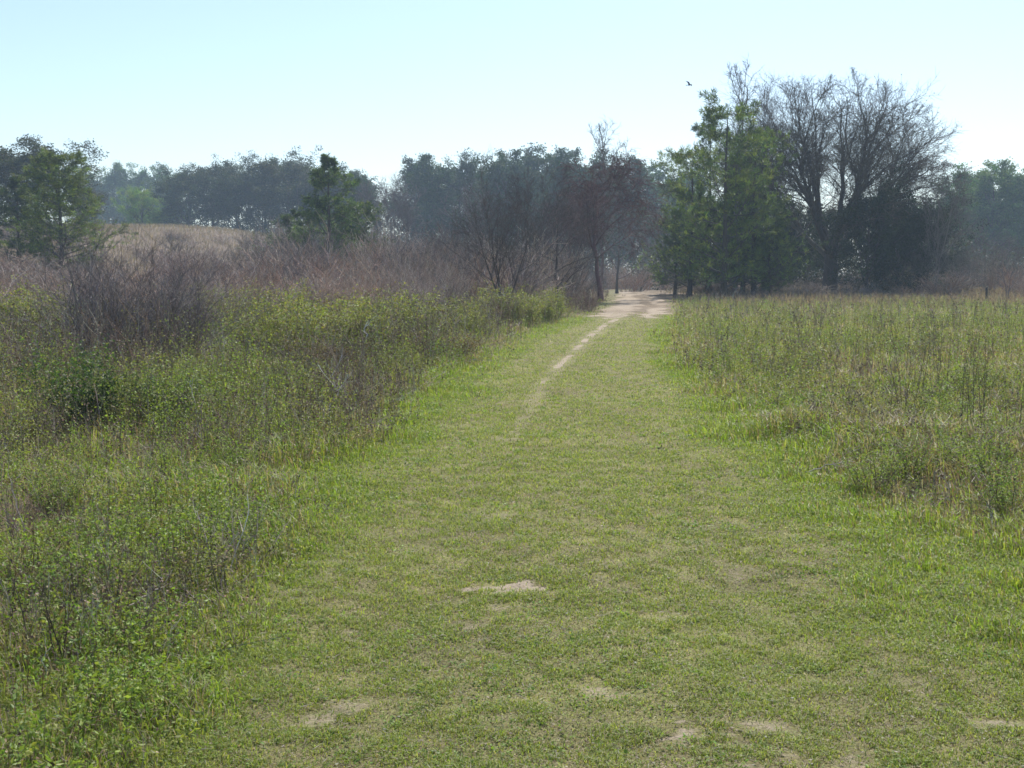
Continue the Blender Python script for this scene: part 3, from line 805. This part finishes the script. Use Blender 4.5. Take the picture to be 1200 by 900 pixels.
WHIP = bare(12, 3.4, 1, 18, 6, 5, 2, .11, rmin=.014, ang=.45, up=.9, trunkfrac=.35, l1=.8)
grow_tree(WHIP, 'slender_tree', 'thin leafless whip of a tree sticking up above the vine draped tree', 'tree', 701, 90, 142, None, 1.1)
grow_tree(WHIP, 'slender_tree', 'thin leafless tree rising highest above the tall pine on the right', 'tree', 857, 92, 74, None, 1.)

# --- right pines and big oak
grow_tree(OPENPINE[0], 'pine_tree', 'tall pine with open top in the middle of the right hand pine group', 'pine', 846, 86, 130, 'pines right of the road', 1.0, (2.0, 2.0, 1.2))
grow_tree(OPENPINE[1], 'pine_tree', 'pine at the left of the group with low boughs above the sandy road', 'pine', 806, 92, 182, 'pines right of the road', 1.05, (2.3, 2.3, 1.3))
grow_tree(OPENPINE[0], 'pine_tree', 'pine leaning behind the tall open topped pine on its left', 'pine', 828, 96, 152, 'pines right of the road', 1.0, (1., 1.05, 1.))
grow_tree(OPENPINE[1], 'pine_tree', 'pine between the tall open topped pine and the big leafless oak', 'pine', 882, 90, 160, 'pines right of the road', .95, (2.1, 2.1, 1.2))
grow_tree(PINE[0], 'pine_tree', 'short yellow green pine at the left foot of the big leafless oak', 'pine', 900, 90, 246, 'pines right of the road', 1.1, (1.6, 1.65, 1.))
grow_tree(PINE[1], 'pine_tree', 'low dark pine closing the left end of the group at the road', 'pine', 790, 98, 246, 'pines right of the road', 1.25, (1.0, 1.1, 1.))
grow_tree(PINE[2], 'pine_tree', 'full pine behind the right side of the tall open topped pine', 'pine', 868, 96, 185, 'pines right of the road', 1.0, (1.1, 1.1, .9))
grow_tree(BARE[0], 'leafless_tree', 'leafless tree squeezed between the pines and the big leafless oak', 'tree', 892, 98, 108, None, .8)

def big_oak():
    cols = [(.085, .072, .066), (.115, .10, .09), (.07, .058, .055)]
    wood = MB(); tw = MB()
    P, R = stem(4.6, .62, 8, .05, (.15, .1), .75, 1.6)
    tubes(wood, P, R, pal(1, cols), 9)
    m = 9; K = 12
    j = np.arange(m); azm = j * 2.39996 + .4; em = .18 + .95 * j / (m - 1)
    Tm = np.stack([np.sin(em) * np.cos(azm), np.sin(em) * np.sin(azm), np.cos(em) * 1.05], -1) * rng.uniform(6.2, 7.6, (m, 1)) + np.array([0, 0, 5.2])
    Bm = np.stack([.2 * np.cos(azm), .2 * np.sin(azm), 4.3 - 1.5 * j / (m - 1)], -1) + np.array([.1, .07, 0])
    tt = np.linspace(0, 1, K)[None, :, None]
    def bez(B0, C0, T): return (1 - tt) ** 2 * B0[:, None] + 2 * tt * (1 - tt) * C0[:, None] + tt ** 2 * T[:, None]
    PM = bez(Bm, Bm + (Tm - Bm) * np.array([.45, .45, .38]), Tm)
    PM = PM + np.cumsum(rng.normal(size=PM.shape) * .07, 1) * np.minimum(tt * 3, 1)
    RM = np.linspace(.30, .22, m)[:, None] * np.linspace(1, .3, K)[None]
    tubes(wood, PM, RM, pal(m, cols), 7)
    n = 60
    i = np.arange(n)
    ct = 1 - 1.15 * (i + .5) / n
    st = np.sqrt(1 - ct ** 2); az = i * 2.39996 + rng.normal(size=n) * .15
    rr = rng.uniform(.84, 1.03, (n, 1))
    T = np.stack([9.0 * st * np.cos(az), 9.0 * st * np.sin(az), 9.2 * ct], -1) * rr + np.array([0, 0, 9.0])
    dl = nrm(T - np.array([0, 0, 4.])) @ nrm(Tm - np.array([0, 0, 4.])).T
    best = dl.argmax(1); tq = rng.uniform(.25, .98, n); kq = (tq * (K - 1)).astype(int).clip(0, K - 2)
    B0 = PM[best, kq]; tang = nrm(PM[best, kq + 1] - PM[best, kq])
    C0 = B0 + tang * (np.linalg.norm(T - B0, axis=1)[:, None] * .42) + np.array([0, 0, .5])
    P1 = bez(B0, C0, T)
    P1 = P1 + np.cumsum(rng.normal(size=P1.shape) * .08, 1) * np.minimum(tt * 3, 1)
    R1 = np.minimum(RM[best, kq][:, None] * .8, .13) * np.linspace(1, .18, K)[None]
    tubes(wood, P1, R1, pal(n, cols), 6)
    P2, R2 = children(P1, R1, 9, .15, 1., .6, .16, .36, 7, .25, .08, .5, .022, lambda t: 1.3 - .75 * t)
    tubes(wood, P2, R2, pal(len(P2), cols), 4)
    P3, R3 = children(P2, R2, 10, .12, 1., .65, .2, .42, 5, .2, .12, .5, .0135, lambda t: 1.25 - .6 * t)
    tubes(tw, P3, R3, pal(len(P3), cols), 3)
    P4, R4 = children(P3, R3, 7, .15, 1., .65, .25, .6, 3, .1, .16, .6, .010)
    tubes(tw, P4, R4, pal(len(P4), cols), 3)
    q = ends(P4, (.5, 1.)); q = q[rng.permutation(len(q))[:6000]]; q = q + rng.normal(size=q.shape) * .06
    leaves(tw, q, .12, .08, pal(len(q), [(.10, .075, .05), (.08, .085, .045)]), .1)
    hh = float(np.quantile(P4[:, -1, 2], .993))
    return wood.mesh('trunk', M_BARK, True), tw.mesh('crown', M_TWIG), hh
reseed(113)
BIG = big_oak()
grow_tree(BIG, 'oak_tree', 'huge leafless oak with a dark trunk and wide fan of branches against the sky', 'tree', 968, 100, 101, None, 1.12, (1.25, 1.18, .95), (1.15, 1.1, .95))
for i, (X, Y, d, lab, tnt) in enumerate(((925, 240, 112, 'dark evergreen directly left of the great oak trunk', .75), (1012, 226, 96, 'dark evergreen directly right of the great oak trunk', .75), (1048, 204, 97, 'tallest dark evergreen under the right half of the great oak', .8), (1082, 232, 98, 'dark evergreen at the right rim of the great oak', .9), (968, 240, 118, 'dark evergreen straight behind the great oak trunk', .7), (890, 250, 112, 'dark evergreen hidden behind the right hand pines', .8), (1030, 268, 100, 'low dark evergreen in front of the tallest one', .85), (840, 238, 116, 'dark evergreen filling the space behind the tall pine', .8))):
    grow_tree(OAK[i % 3], 'evergreen_tree', lab, 'tree', X, d, Y, 'dark evergreens around the great oak', .8, (tnt * .95, tnt, tnt * .95))
grow_tree(BARE[2], 'leafless_tree', 'slim leafless tree whose dark trunk leans right beyond the great oak', 'tree', 1092, 92, 195, None, .7, tilt=.12)
rows = [(1108, 212), (1132, 200), (1158, 192), (1182, 198), (1206, 206), (1235, 204)]
for i, (X, Y) in enumerate(rows):
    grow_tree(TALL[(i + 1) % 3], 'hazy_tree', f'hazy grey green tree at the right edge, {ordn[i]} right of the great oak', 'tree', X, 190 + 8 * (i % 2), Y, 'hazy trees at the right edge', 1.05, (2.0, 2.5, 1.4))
for X, d, Y, p, lab in ((1120, 92, 268, 1, 'thin leafless tree beside the leaning trunk at right'), (1150, 105, 262, 0, 'small leafless tree behind the short dark post'), (1176, 80, 282, 2, 'small forked leafless tree at the right end of the field edge'), (1070, 96, 280, 1, 'small leafless tree below the right rim of the great oak')):
    grow_tree(BARE[p], 'leafless_tree', lab, 'tree', X, d, Y, 'small leafless trees at the right', 1.2)

# ================================================================== SHRUBS AND SMALL THINGS
def place(X, d, dz=0.):
    x = lat(X, d); return (x, d, float(H(x, d)) + dz)
reseed(114)
m1, *_ = shrub_bare(2.3, 2.1, 34, 9, 5, .012, [(.21, .185, .175), (.28, .25, .235), (.14, .125, .12)])
m2, *_ = shrub_bare(2.2, 1.8, 28, 9, 5, .011, [(.21, .18, .17), (.30, .265, .245), (.14, .125, .12)])
NB = [m1.mesh('branches', M_TWIG), m2.mesh('branches', M_TWIG)]
def bare_shrub(k, label, X, d, h, w=1., tint=(1, 1, 1)):
    o = link('leafless_shrub', NB[k], None, tint); o.location = place(X, d, -.02); o.scale = (h / 2.3 * w, h / 2.3 * w, h / 2.3)
    o.rotation_euler.z = random.uniform(0, 6.28)
    tag(o, label, 'shrub', 'large leafless shrubs left of the track'); return o
bare_shrub(0, 'large grey leafless shrub fanning up at the left, leftmost of the near three', 118, 20.5, 2.05, 1.25, (.9, .9, .95))
bare_shrub(1, 'large grey leafless shrub, middle of the near three at the left', 165, 21.5, 2.2, 1.15, (.85, .85, .9))
bare_shrub(0, 'grey leafless shrub, rightmost of the near three at the left', 215, 22, 1.95, 1.15, (1., .97, 1.))
bare_shrub(1, 'dark tangled leafless shrub under the brown thicket left of the forked tree', 522, 46, 2.0, 1.5, (.75, .72, .75))
bare_shrub(0, 'dark leafless shrub in the thicket below the pointed pine', 345, 52, 2.5, 1.2, (.7, .68, .72))
bare_shrub(0, 'dark leafless shrub in the thicket below the bare field slope', 262, 48, 2.4, 1.2, (.75, .7, .74))
bare_shrub(1, 'reddish leafless shrub on the slope below the bright green trees', 215, 72, 3.2, 1.3, (1.35, .95, .8))
bare_shrub(1, 'brown leafless shrub at the foot of the leftmost pines', 20, 60, 2.6, 1.3, (1.2, .9, .75))
bare_shrub(0, 'rusty leafless shrub at the inner edge of the road bend', 688, 62, 1.3, 1.6, (1.25, .95, .8))

reseed(115)
YG = [(.23, .27, .05), (.27, .29, .07), (.17, .21, .055), (.28, .22, .10)]
DG = [(.07, .12, .035), (.09, .15, .04), (.06, .10, .04)]
RB = [(.19, .12, .07), (.15, .10, .06), (.14, .15, .05)]
SH = {'y': [shrub_leafy(1.2, 1.5, 20, YG, 3, .045), shrub_leafy(1.2, 1.4, 18, YG, 3, .045)], 'd': [shrub_leafy(1., 1.1, 20, DG, 3, .045)],
      'r': [shrub_leafy(1., 1.3, 28, RB, 2, .045)], 'g': [shrub_leafy(.8, .8, 12, [(.19, .27, .045), (.24, .31, .06), (.15, .22, .05)], 2, .034, wl=.5), shrub_leafy(.8, .95, 12, [(.20, .28, .05), (.25, .31, .07)], 2, .032, wl=.5)]}
cnt = 0
def leafy_shrub(kind, label, X, d, h, w=1., name='leafy_shrub', group=None, tint=(1, 1, 1)):
    global cnt
    ps = SH[kind]; br, fo, h0 = ps[cnt % len(ps)]; cnt += 1
    k = h / h0
    t = thing(name, label, 'shrub', place(X, d, -.02), group, random.uniform(0, 6.28), (k * w, k * w, k))
    link('branches', br, t); link('foliage', fo, t, tint); return t
leafy_shrub('d', 'dark green dense shrub below the large grey leafless shrubs', 100, 12.5, .85, 1.)
leafy_shrub('d', 'low dark green shrub right of the grey leafless shrubs', 190, 12.8, .55, 1.2)
G1 = 'yellow green shrubs along the left side'
for X, d, h, lab in ((25, 27, 1.35, 'yellow green shrub at the left edge under the brown thicket'), (60, 29, 1.2, 'yellow green shrub left of the large grey leafless shrubs'), (270, 33, 1.35, 'small yellow green shrub poking into the brown thicket'),
                  (312, 25, 1.15, 'yellow green shrub, first right of the grey leafless shrubs'), (350, 23, 1.1, 'yellow green shrub above the crooked bleached branch'), (385, 26, 1.35, 'yellow green shrub next to the small white scrap of branch'),
                  (420, 24, 1.15, 'yellow green shrub beneath the small white scrap of branch'), (455, 24, 1.1, 'yellow green shrub left of the rusty shrubs'), (488, 30, 1.3, 'yellow green shrub above the rusty shrubs'),
                  (545, 38, 1.2, 'yellow green shrub above the bright grass edge'), (585, 42, 1.3, 'yellow green shrub at the foot of the forked leafless tree'), (615, 42, 1.25, 'yellow green shrub, middle one beside the far track edge'), (643, 46, 1.2, 'yellow green shrub nearest the sandy road'), (560, 34, .9, 'low yellow green shrub on the left edge of the mown track'),
                  (335, 30, 1.3, 'yellow green shrub at the back, below the pointed pine'), (440, 33, 1.3, 'yellow green shrub at the back, in front of the brown leafless trees')):
    leafy_shrub('y', lab, X, d, h, 1.25, 'leafy_shrub', G1)
for X, d, h, lab in ((500, 23, .65, 'rusty brown shrub, left one beside the mown track'), (530, 24, .6, 'rusty brown shrub, right one beside the mown track'), (375, 20, .6, 'rusty brown shrub under the yellow green ones')):
    leafy_shrub('r', lab, X, d, h, 1.35, 'rusty_shrub', 'rusty shrubs beside the track')
for X, Y, h, lab in ((1028, 572, .42, 'green leafy plant in front of the tall stalks in the right field'), (1075, 560, .40, 'green leafy plant right below the tall stalks'), (1150, 560, .5, 'green leafy plant near the right edge of the right field'), (1190, 600, .45, 'green leafy plant cut by the right edge'), (1105, 500, .5, 'green leafy plant between the two clumps of tall stalks'),
                  (268, 555, .35, 'bright green leafy plant in the left weeds above the straw'), (200, 560, .4, 'bright green plant left of the white twig in the left weeds'), (60, 600, .4, 'bright green plant near the left edge among dead twigs'), (330, 520, .4, 'bright green plant below the crooked bleached branch'), (130, 640, .3, 'small bright green plant in the left foreground weeds'), (1140, 470, .6, 'green leafy plant behind the right clump of stalks')):
    d = gp(X, Y)[1]
    leafy_shrub('g', lab, X, d, h, 1.1, 'leafy_plant', 'bright green leafy plants')

def stalks(label, X, Y, n, h, spread, dark=(.10, .08, .06), bend=.12):
    d = gp(X, Y)[1]
    mb = MB(); K = 7
    b = rng.normal(size=(n, 3)) * spread; b[:, 2] = -.05
    a = rng.random(n) * 6.28
    dd = nrm(np.stack([np.cos(a) * bend, np.sin(a) * bend, np.ones(n)], -1) + rng.normal(size=(n, 3)) * .05); L = h * rng.uniform(.55, 1.05, (n, 1)); p = b; out = [p]
    for k in range(K - 1):
        p = p + dd * L / (K - 1); out.append(p); dd = nrm(dd + rng.normal(size=(n, 3)) * .035)
    P = np.stack(out, 1); R = np.ones((n, 1)) * np.linspace(1, .35, K)[None] * .0042
    tubes(mb, P, R, pal(n, [dark, tuple(1.4 * q for q in dark)]), 4)
    P1, R1 = children(P, R, 6, .35, 1., .4, .12, .14, 4, .4, .06, .6, .0016)
    tubes(mb, P1, R1, pal(len(P1), [dark]), 3)
    q = ends(P1, (.6, 1.)); q = np.repeat(q, 2, 0) + rng.normal(size=(len(q) * 2, 3)) * .012
    leaves(mb, q, .018, .010, pal(len(q), [(.12, .13, .05), (.15, .11, .07)]))
    o = link('dry_stalks', mb.mesh('dry_stalks', M_TWIG)); o.location = place(X, d)
    return tag(o, label, 'stalks', 'tall stalks')
stalks('clump of tall thin dark stalks in the right field, the left clump', 1075, 500, 9, 1.25, .16)
stalks('tall thin dark stalk clump near the right edge of the right field', 1140, 520, 7, 1.45, .10)
stalks('single file of thin stalks between the two clumps in the right field', 1103, 470, 5, 1.2, .22)
stalks('sparse dark stalks cut by the right edge of the right field', 1188, 520, 5, 1.0, .14)
stalks('dark thin stalks in the left weeds by the yellow green shrubs', 305, 440, 6, 1.7, .14)
stalks('upright thin stalks left of the rusty shrubs', 448, 425, 7, 1.6, .3)
stalks('dark stalks rising from the near left foreground weeds', 95, 760, 6, .45, .16, (.09, .065, .05))
stalks('dark stalks in the left foreground beside the fallen pale stick', 240, 700, 3, .36, .10, (.09, .065, .05))
stalks('dark stalks at the left edge of the foreground', 8, 760, 4, .5, .14, (.09, .065, .05))

def dead_branch(label, X, Y, pts, r=.008, col=(.55, .52, .47), lift=0., nb=4):
    """pts: photo-plane offsets in metres (right, up, away)"""
    gx_, d = gp(X, Y)
    mb = MB()
    p = np.array(pts, float)[:, [0, 2, 1]][None]
    t = np.linspace(0, 1, len(pts)); tt = np.linspace(0, 1, 10)
    P = np.stack([np.interp(tt, t, p[0, :, i]) for i in range(3)], -1)[None]
    P[:, 1:-1] += rng.normal(size=(1, 8, 3)) * r * .8
    R = (r * np.linspace(1, .35, 10))[None]
    tubes(mb, P, R, pal(1, [col], .05), 5)
    P1, R1 = children(P, R, nb, .3, 1., .6, .2, .4, 5, .1, .14, .55, r * .22)
    tubes(mb, P1, R1, pal(len(P1), [col], .12), 4)
    P2, R2 = children(P1, R1, 2, .4, 1., .6, .2, .45, 4, .1, .14, .6, r * .18)
    tubes(mb, P2, R2, pal(len(P2), [col], .12), 3)
    o = link('dead_branch', mb.mesh('dead_branch', M_TWIG)); o.location = (gx_, d, float(H(gx_, d)) + lift)
    return tag(o, label, 'branch', 'dead branches')
dead_branch('crooked bleached white branch standing at the edge of the left weeds', 388, 500, [(-.03, .0, 0), (-.02, .12, 0), (.01, .27, .02), (.07, .38, .02), (.05, .50, .0), (.0, .60, .02)], .014, (.62, .59, .54), 0, 7)
dead_branch('dark bough lying low left of the crooked white branch', 335, 494, [(-.1, .05, 0), (.1, .2, 0), (.3, .24, .05), (.55, .25, .05)], .010, (.15, .12, .10), 0, 5)
dead_branch('thin forked white twig upright in the middle of the left weeds', 234, 512, [(-.03, .0, 0), (-.02, .2, 0), (-.07, .45, 0), (-.08, .62, .0)], .008, (.58, .55, .50), 0, 4)
dead_branch('short curled white twig right of the forked white twig', 236, 508, [(0, 0, 0), (.05, .06, 0), (.1, .14, 0)], .008, (.6, .57, .52), 0, 3)
dead_branch('pale fallen stick lying on the near left weeds', 152, 730, [(0, .08, 0), (.08, .13, .04), (.17, .17, .08)], .0045, (.5, .44, .36), 0, 2)
dead_branch('curved bleached twig at the lower left', 55, 790, [(0, 0, 0), (-.02, .07, .0), (.01, .12, .02)], .004, (.5, .45, .38), 0, 2)
dead_branch('straight pale stick leaning in the left weeds above the foreground', 108, 662, [(0, 0, 0), (.03, .1, .02), (.07, .22, .02)], .0045, (.5, .45, .38), 0, 1)
dead_branch('small white twig lying at the grass edge left of the mown track', 450, 478, [(0, .02, 0), (.15, .1, .05), (.3, .16, .1)], .009, (.52, .48, .42), 0, 3)
dead_branch('small white scrap of branch among the yellow green shrubs', 434, 436, [(-.1, .5, 0), (-.05, .65, 0), (-.12, .78, 0), (.02, .9, 0)], .016, (.7, .68, .64), 0, 5)
dead_branch('pale broken branch below the forked leafless tree', 592, 385, [(0, .2, 0), (.03, .8, 0), (-.08, 1.2, 0)], .028, (.6, .57, .54), 0, 5)
dead_branch('pale leaning stem among dead twigs in the near left weeds', 20, 640, [(.06, 0, 0), (.02, .25, 0), (-.04, .5, 0)], .006, (.42, .38, .33), 0, 4)
dead_branch('tangle of pale twigs low in the right field', 970, 555, [(-.2, .03, 0), (0, .10, 0), (.25, .12, .05)], .006, (.45, .41, .37), 0, 9)
dead_branch('broken pale stems in front of the right green plants', 1108, 580, [(0, 0, 0), (.03, .12, 0), (-.02, .22, 0)], .006, (.5, .46, .42), 0, 5)
dead_branch('low grey brush heap in the right field beside the tall stalks', 1020, 540, [(-.2, .05, 0), (.05, .12, .05), (.3, .10, .0)], .006, (.30, .26, .24), 0, 10)

# short dark post at the right field edge
import bmesh
bm = bmesh.new()
bmesh.ops.create_cone(bm, cap_ends=True, segments=14, radius1=.085, radius2=.075, depth=1.15)
for v in bm.verts:
    v.co.z += .5
    if v.co.z > .9: v.co.z += .05 * v.co.x / .08
bmesh.ops.bevel(bm, geom=[e for e in bm.edges if all(v.co.z > .9 for v in e.verts)], offset=.012, segments=2)
me = bpy.data.meshes.new('post'); bm.to_mesh(me); bm.free()
a = me.color_attributes.new('col', 'FLOAT_COLOR', 'POINT')
a.data.foreach_set('color', np.tile(np.array([.06, .05, .045, 1], np.float32), len(me.vertices)))
me.materials.append(M_BARK)
o = link('wooden_post', me); o.location = place(1152, 78)
tag(o, 'short dark post standing in dry grass at the right end of the field edge', 'post')

# the bird
def make_bird():
    t = thing('bird', 'small dark bird flying in the sky left of the tall pine', 'bird', (0, 0, 0))
    bm = bmesh.new()
    prof = [(-.085, .004, 0), (-.06, .012, 0), (-.03, .022, 0), (.005, .027, .0), (.035, .022, .003), (.055, .016, .007), (.07, .017, .009), (.082, .012, .008), (.092, .004, .006), (.10, .001, .005)]
    rings = []
    for (xx, rr_, zz) in prof:
        rings.append([bm.verts.new((xx, rr_ * math.cos(k * PI / 5), zz + rr_ * .9 * math.sin(k * PI / 5))) for k in range(10)])
    for a_, b_ in zip(rings, rings[1:]):
        for k in range(10): bm.faces.new((a_[k], a_[(k + 1) % 10], b_[(k + 1) % 10], b_[k]))
    bm.faces.new(rings[0]); bm.faces.new(rings[-1])
    # wings swept up and back, thick slabs with feather notches
    for s in (-1, 1):
        st = [(.0, .035, -.025, .0), (.05, .040, -.03, .028), (.10, .030, -.035, .045), (.15, .0, -.04, .05), (.185, -.035, -.06, .048)]
        pr = None
        for (yy_, xf, xb, zz) in st:
            q = [bm.verts.new((xf, s * (yy_ + .01), zz + .010)), bm.verts.new((xb, s * (yy_ + .01), zz + .008)), bm.verts.new((xb, s * (yy_ + .01), zz + .004)), bm.verts.new((xf, s * (yy_ + .01), zz + .003))]
            if pr:
                for k in range(4): bm.faces.new((pr[k], pr[(k + 1) % 4], q[(k + 1) % 4], q[k]))
            else: bm.faces.new(q)
            pr = q
        bm.faces.new(pr)
    # forked tail
    for s in (-1, 1):
        q = [(-.075, 0, .003), (-.075, s * .008, .003), (-.15, s * .035, .004), (-.125, s * .008, .004)]
        top = [bm.verts.new(v) for v in q]; bot = [bm.verts.new((v[0], v[1], v[2] - .003)) for v in q]
        bm.faces.new(top); bm.faces.new(bot[::-1])
        for k in range(4): bm.faces.new((top[k], top[(k + 1) % 4], bot[(k + 1) % 4], bot[k]))
    bmesh.ops.recalc_face_normals(bm, faces=bm.faces)
    me = bpy.data.meshes.new('body'); bm.to_mesh(me); bm.free()
    a = me.color_attributes.new('col', 'FLOAT_COLOR', 'POINT')
    a.data.foreach_set('color', np.tile(np.array([.035, .033, .04, 1], np.float32), len(me.vertices)))
    me.materials.append(M_FEATHER)
    link('body', me, t)
    return t
b = make_bird(); d = 38
b.location = (lat(803, d), d, EYE + (HOR - 105) / F * d)
b.rotation_euler = (math.radians(35), math.radians(-10), math.radians(20))

# ================================================================== AIR
m, nt, out = newmat('haze')
v = nt.nodes.new('ShaderNodeVolumePrincipled'); v.inputs['Color'].default_value = (.62, .80, 1., 1); v.inputs['Density'].default_value = .00062; v.inputs['Anisotropy'].default_value = .15
nt.links.new(v.outputs[0], out.inputs['Volume'])
bm = bmesh.new(); bmesh.ops.create_cube(bm, size=1)
for q in bm.verts: q.co.x *= 3000; q.co.y *= 3000; q.co.z = -8 if q.co.z < 0 else 46
me = bpy.data.meshes.new('haze'); bm.to_mesh(me); bm.free(); me.materials.append(m)
tag(link('haze', me), 'thin blue spring haze over the whole field', None, None, 'stuff')

# ================================================================== LIGHT, SKY, CAMERA
SUN_AZ = math.radians(17)      # from the view direction towards the right
SUN_EL = math.radians(52)
w = bpy.data.worlds.new('World'); SC.world = w; w.use_nodes = True
nt = w.node_tree
bg = nt.nodes['Background']; bg.inputs['Strength'].default_value = .099
sky = nt.nodes.new('ShaderNodeTexSky'); sky.sky_type = 'NISHITA'; sky.sun_disc = False
sky.sun_elevation = SUN_EL; sky.sun_rotation = SUN_AZ
sky.air_density = 1.1; sky.dust_density = .65; sky.ozone_density = 1.6
nt.links.new(sky.outputs[0], bg.inputs[0])
sl = bpy.data.lights.new('sun', 'SUN'); sl.energy = 3.8; sl.angle = math.radians(.53); sl.color = (1, .955, .88)
so = bpy.data.objects.new('sun', sl); COL.objects.link(so)
dv = Vector((math.sin(SUN_AZ) * math.cos(SUN_EL), math.cos(SUN_AZ) * math.cos(SUN_EL), math.sin(SUN_EL)))
so.rotation_euler = dv.to_track_quat('Z', 'Y').to_euler(); so.location = dv * 60

cd = bpy.data.cameras.new('camera'); cam = bpy.data.objects.new('camera', cd); COL.objects.link(cam)
cd.sensor_width = 36; cd.lens = F / 1200 * 36; cd.clip_end = 5000; cd.clip_start = .05
cam.location = (0, 0, EYE + float(H(0, 0)) * 0); cam.rotation_euler = (PI / 2 - PITCH, 0, 0)
SC.camera = cam

SC.view_settings.view_transform = 'Standard'; SC.view_settings.look = 'None'; SC.view_settings.gamma = 1
SC.view_settings.exposure = .8
cy = SC.cycles
cy.max_bounces = 5; cy.diffuse_bounces = 3; cy.glossy_bounces = 2; cy.transmission_bounces = 3; cy.volume_bounces = 1; cy.transparent_max_bounces = 4
cy.filter_width = 1.6
cy.use_denoising = True
cy.sample_clamp_indirect = 4
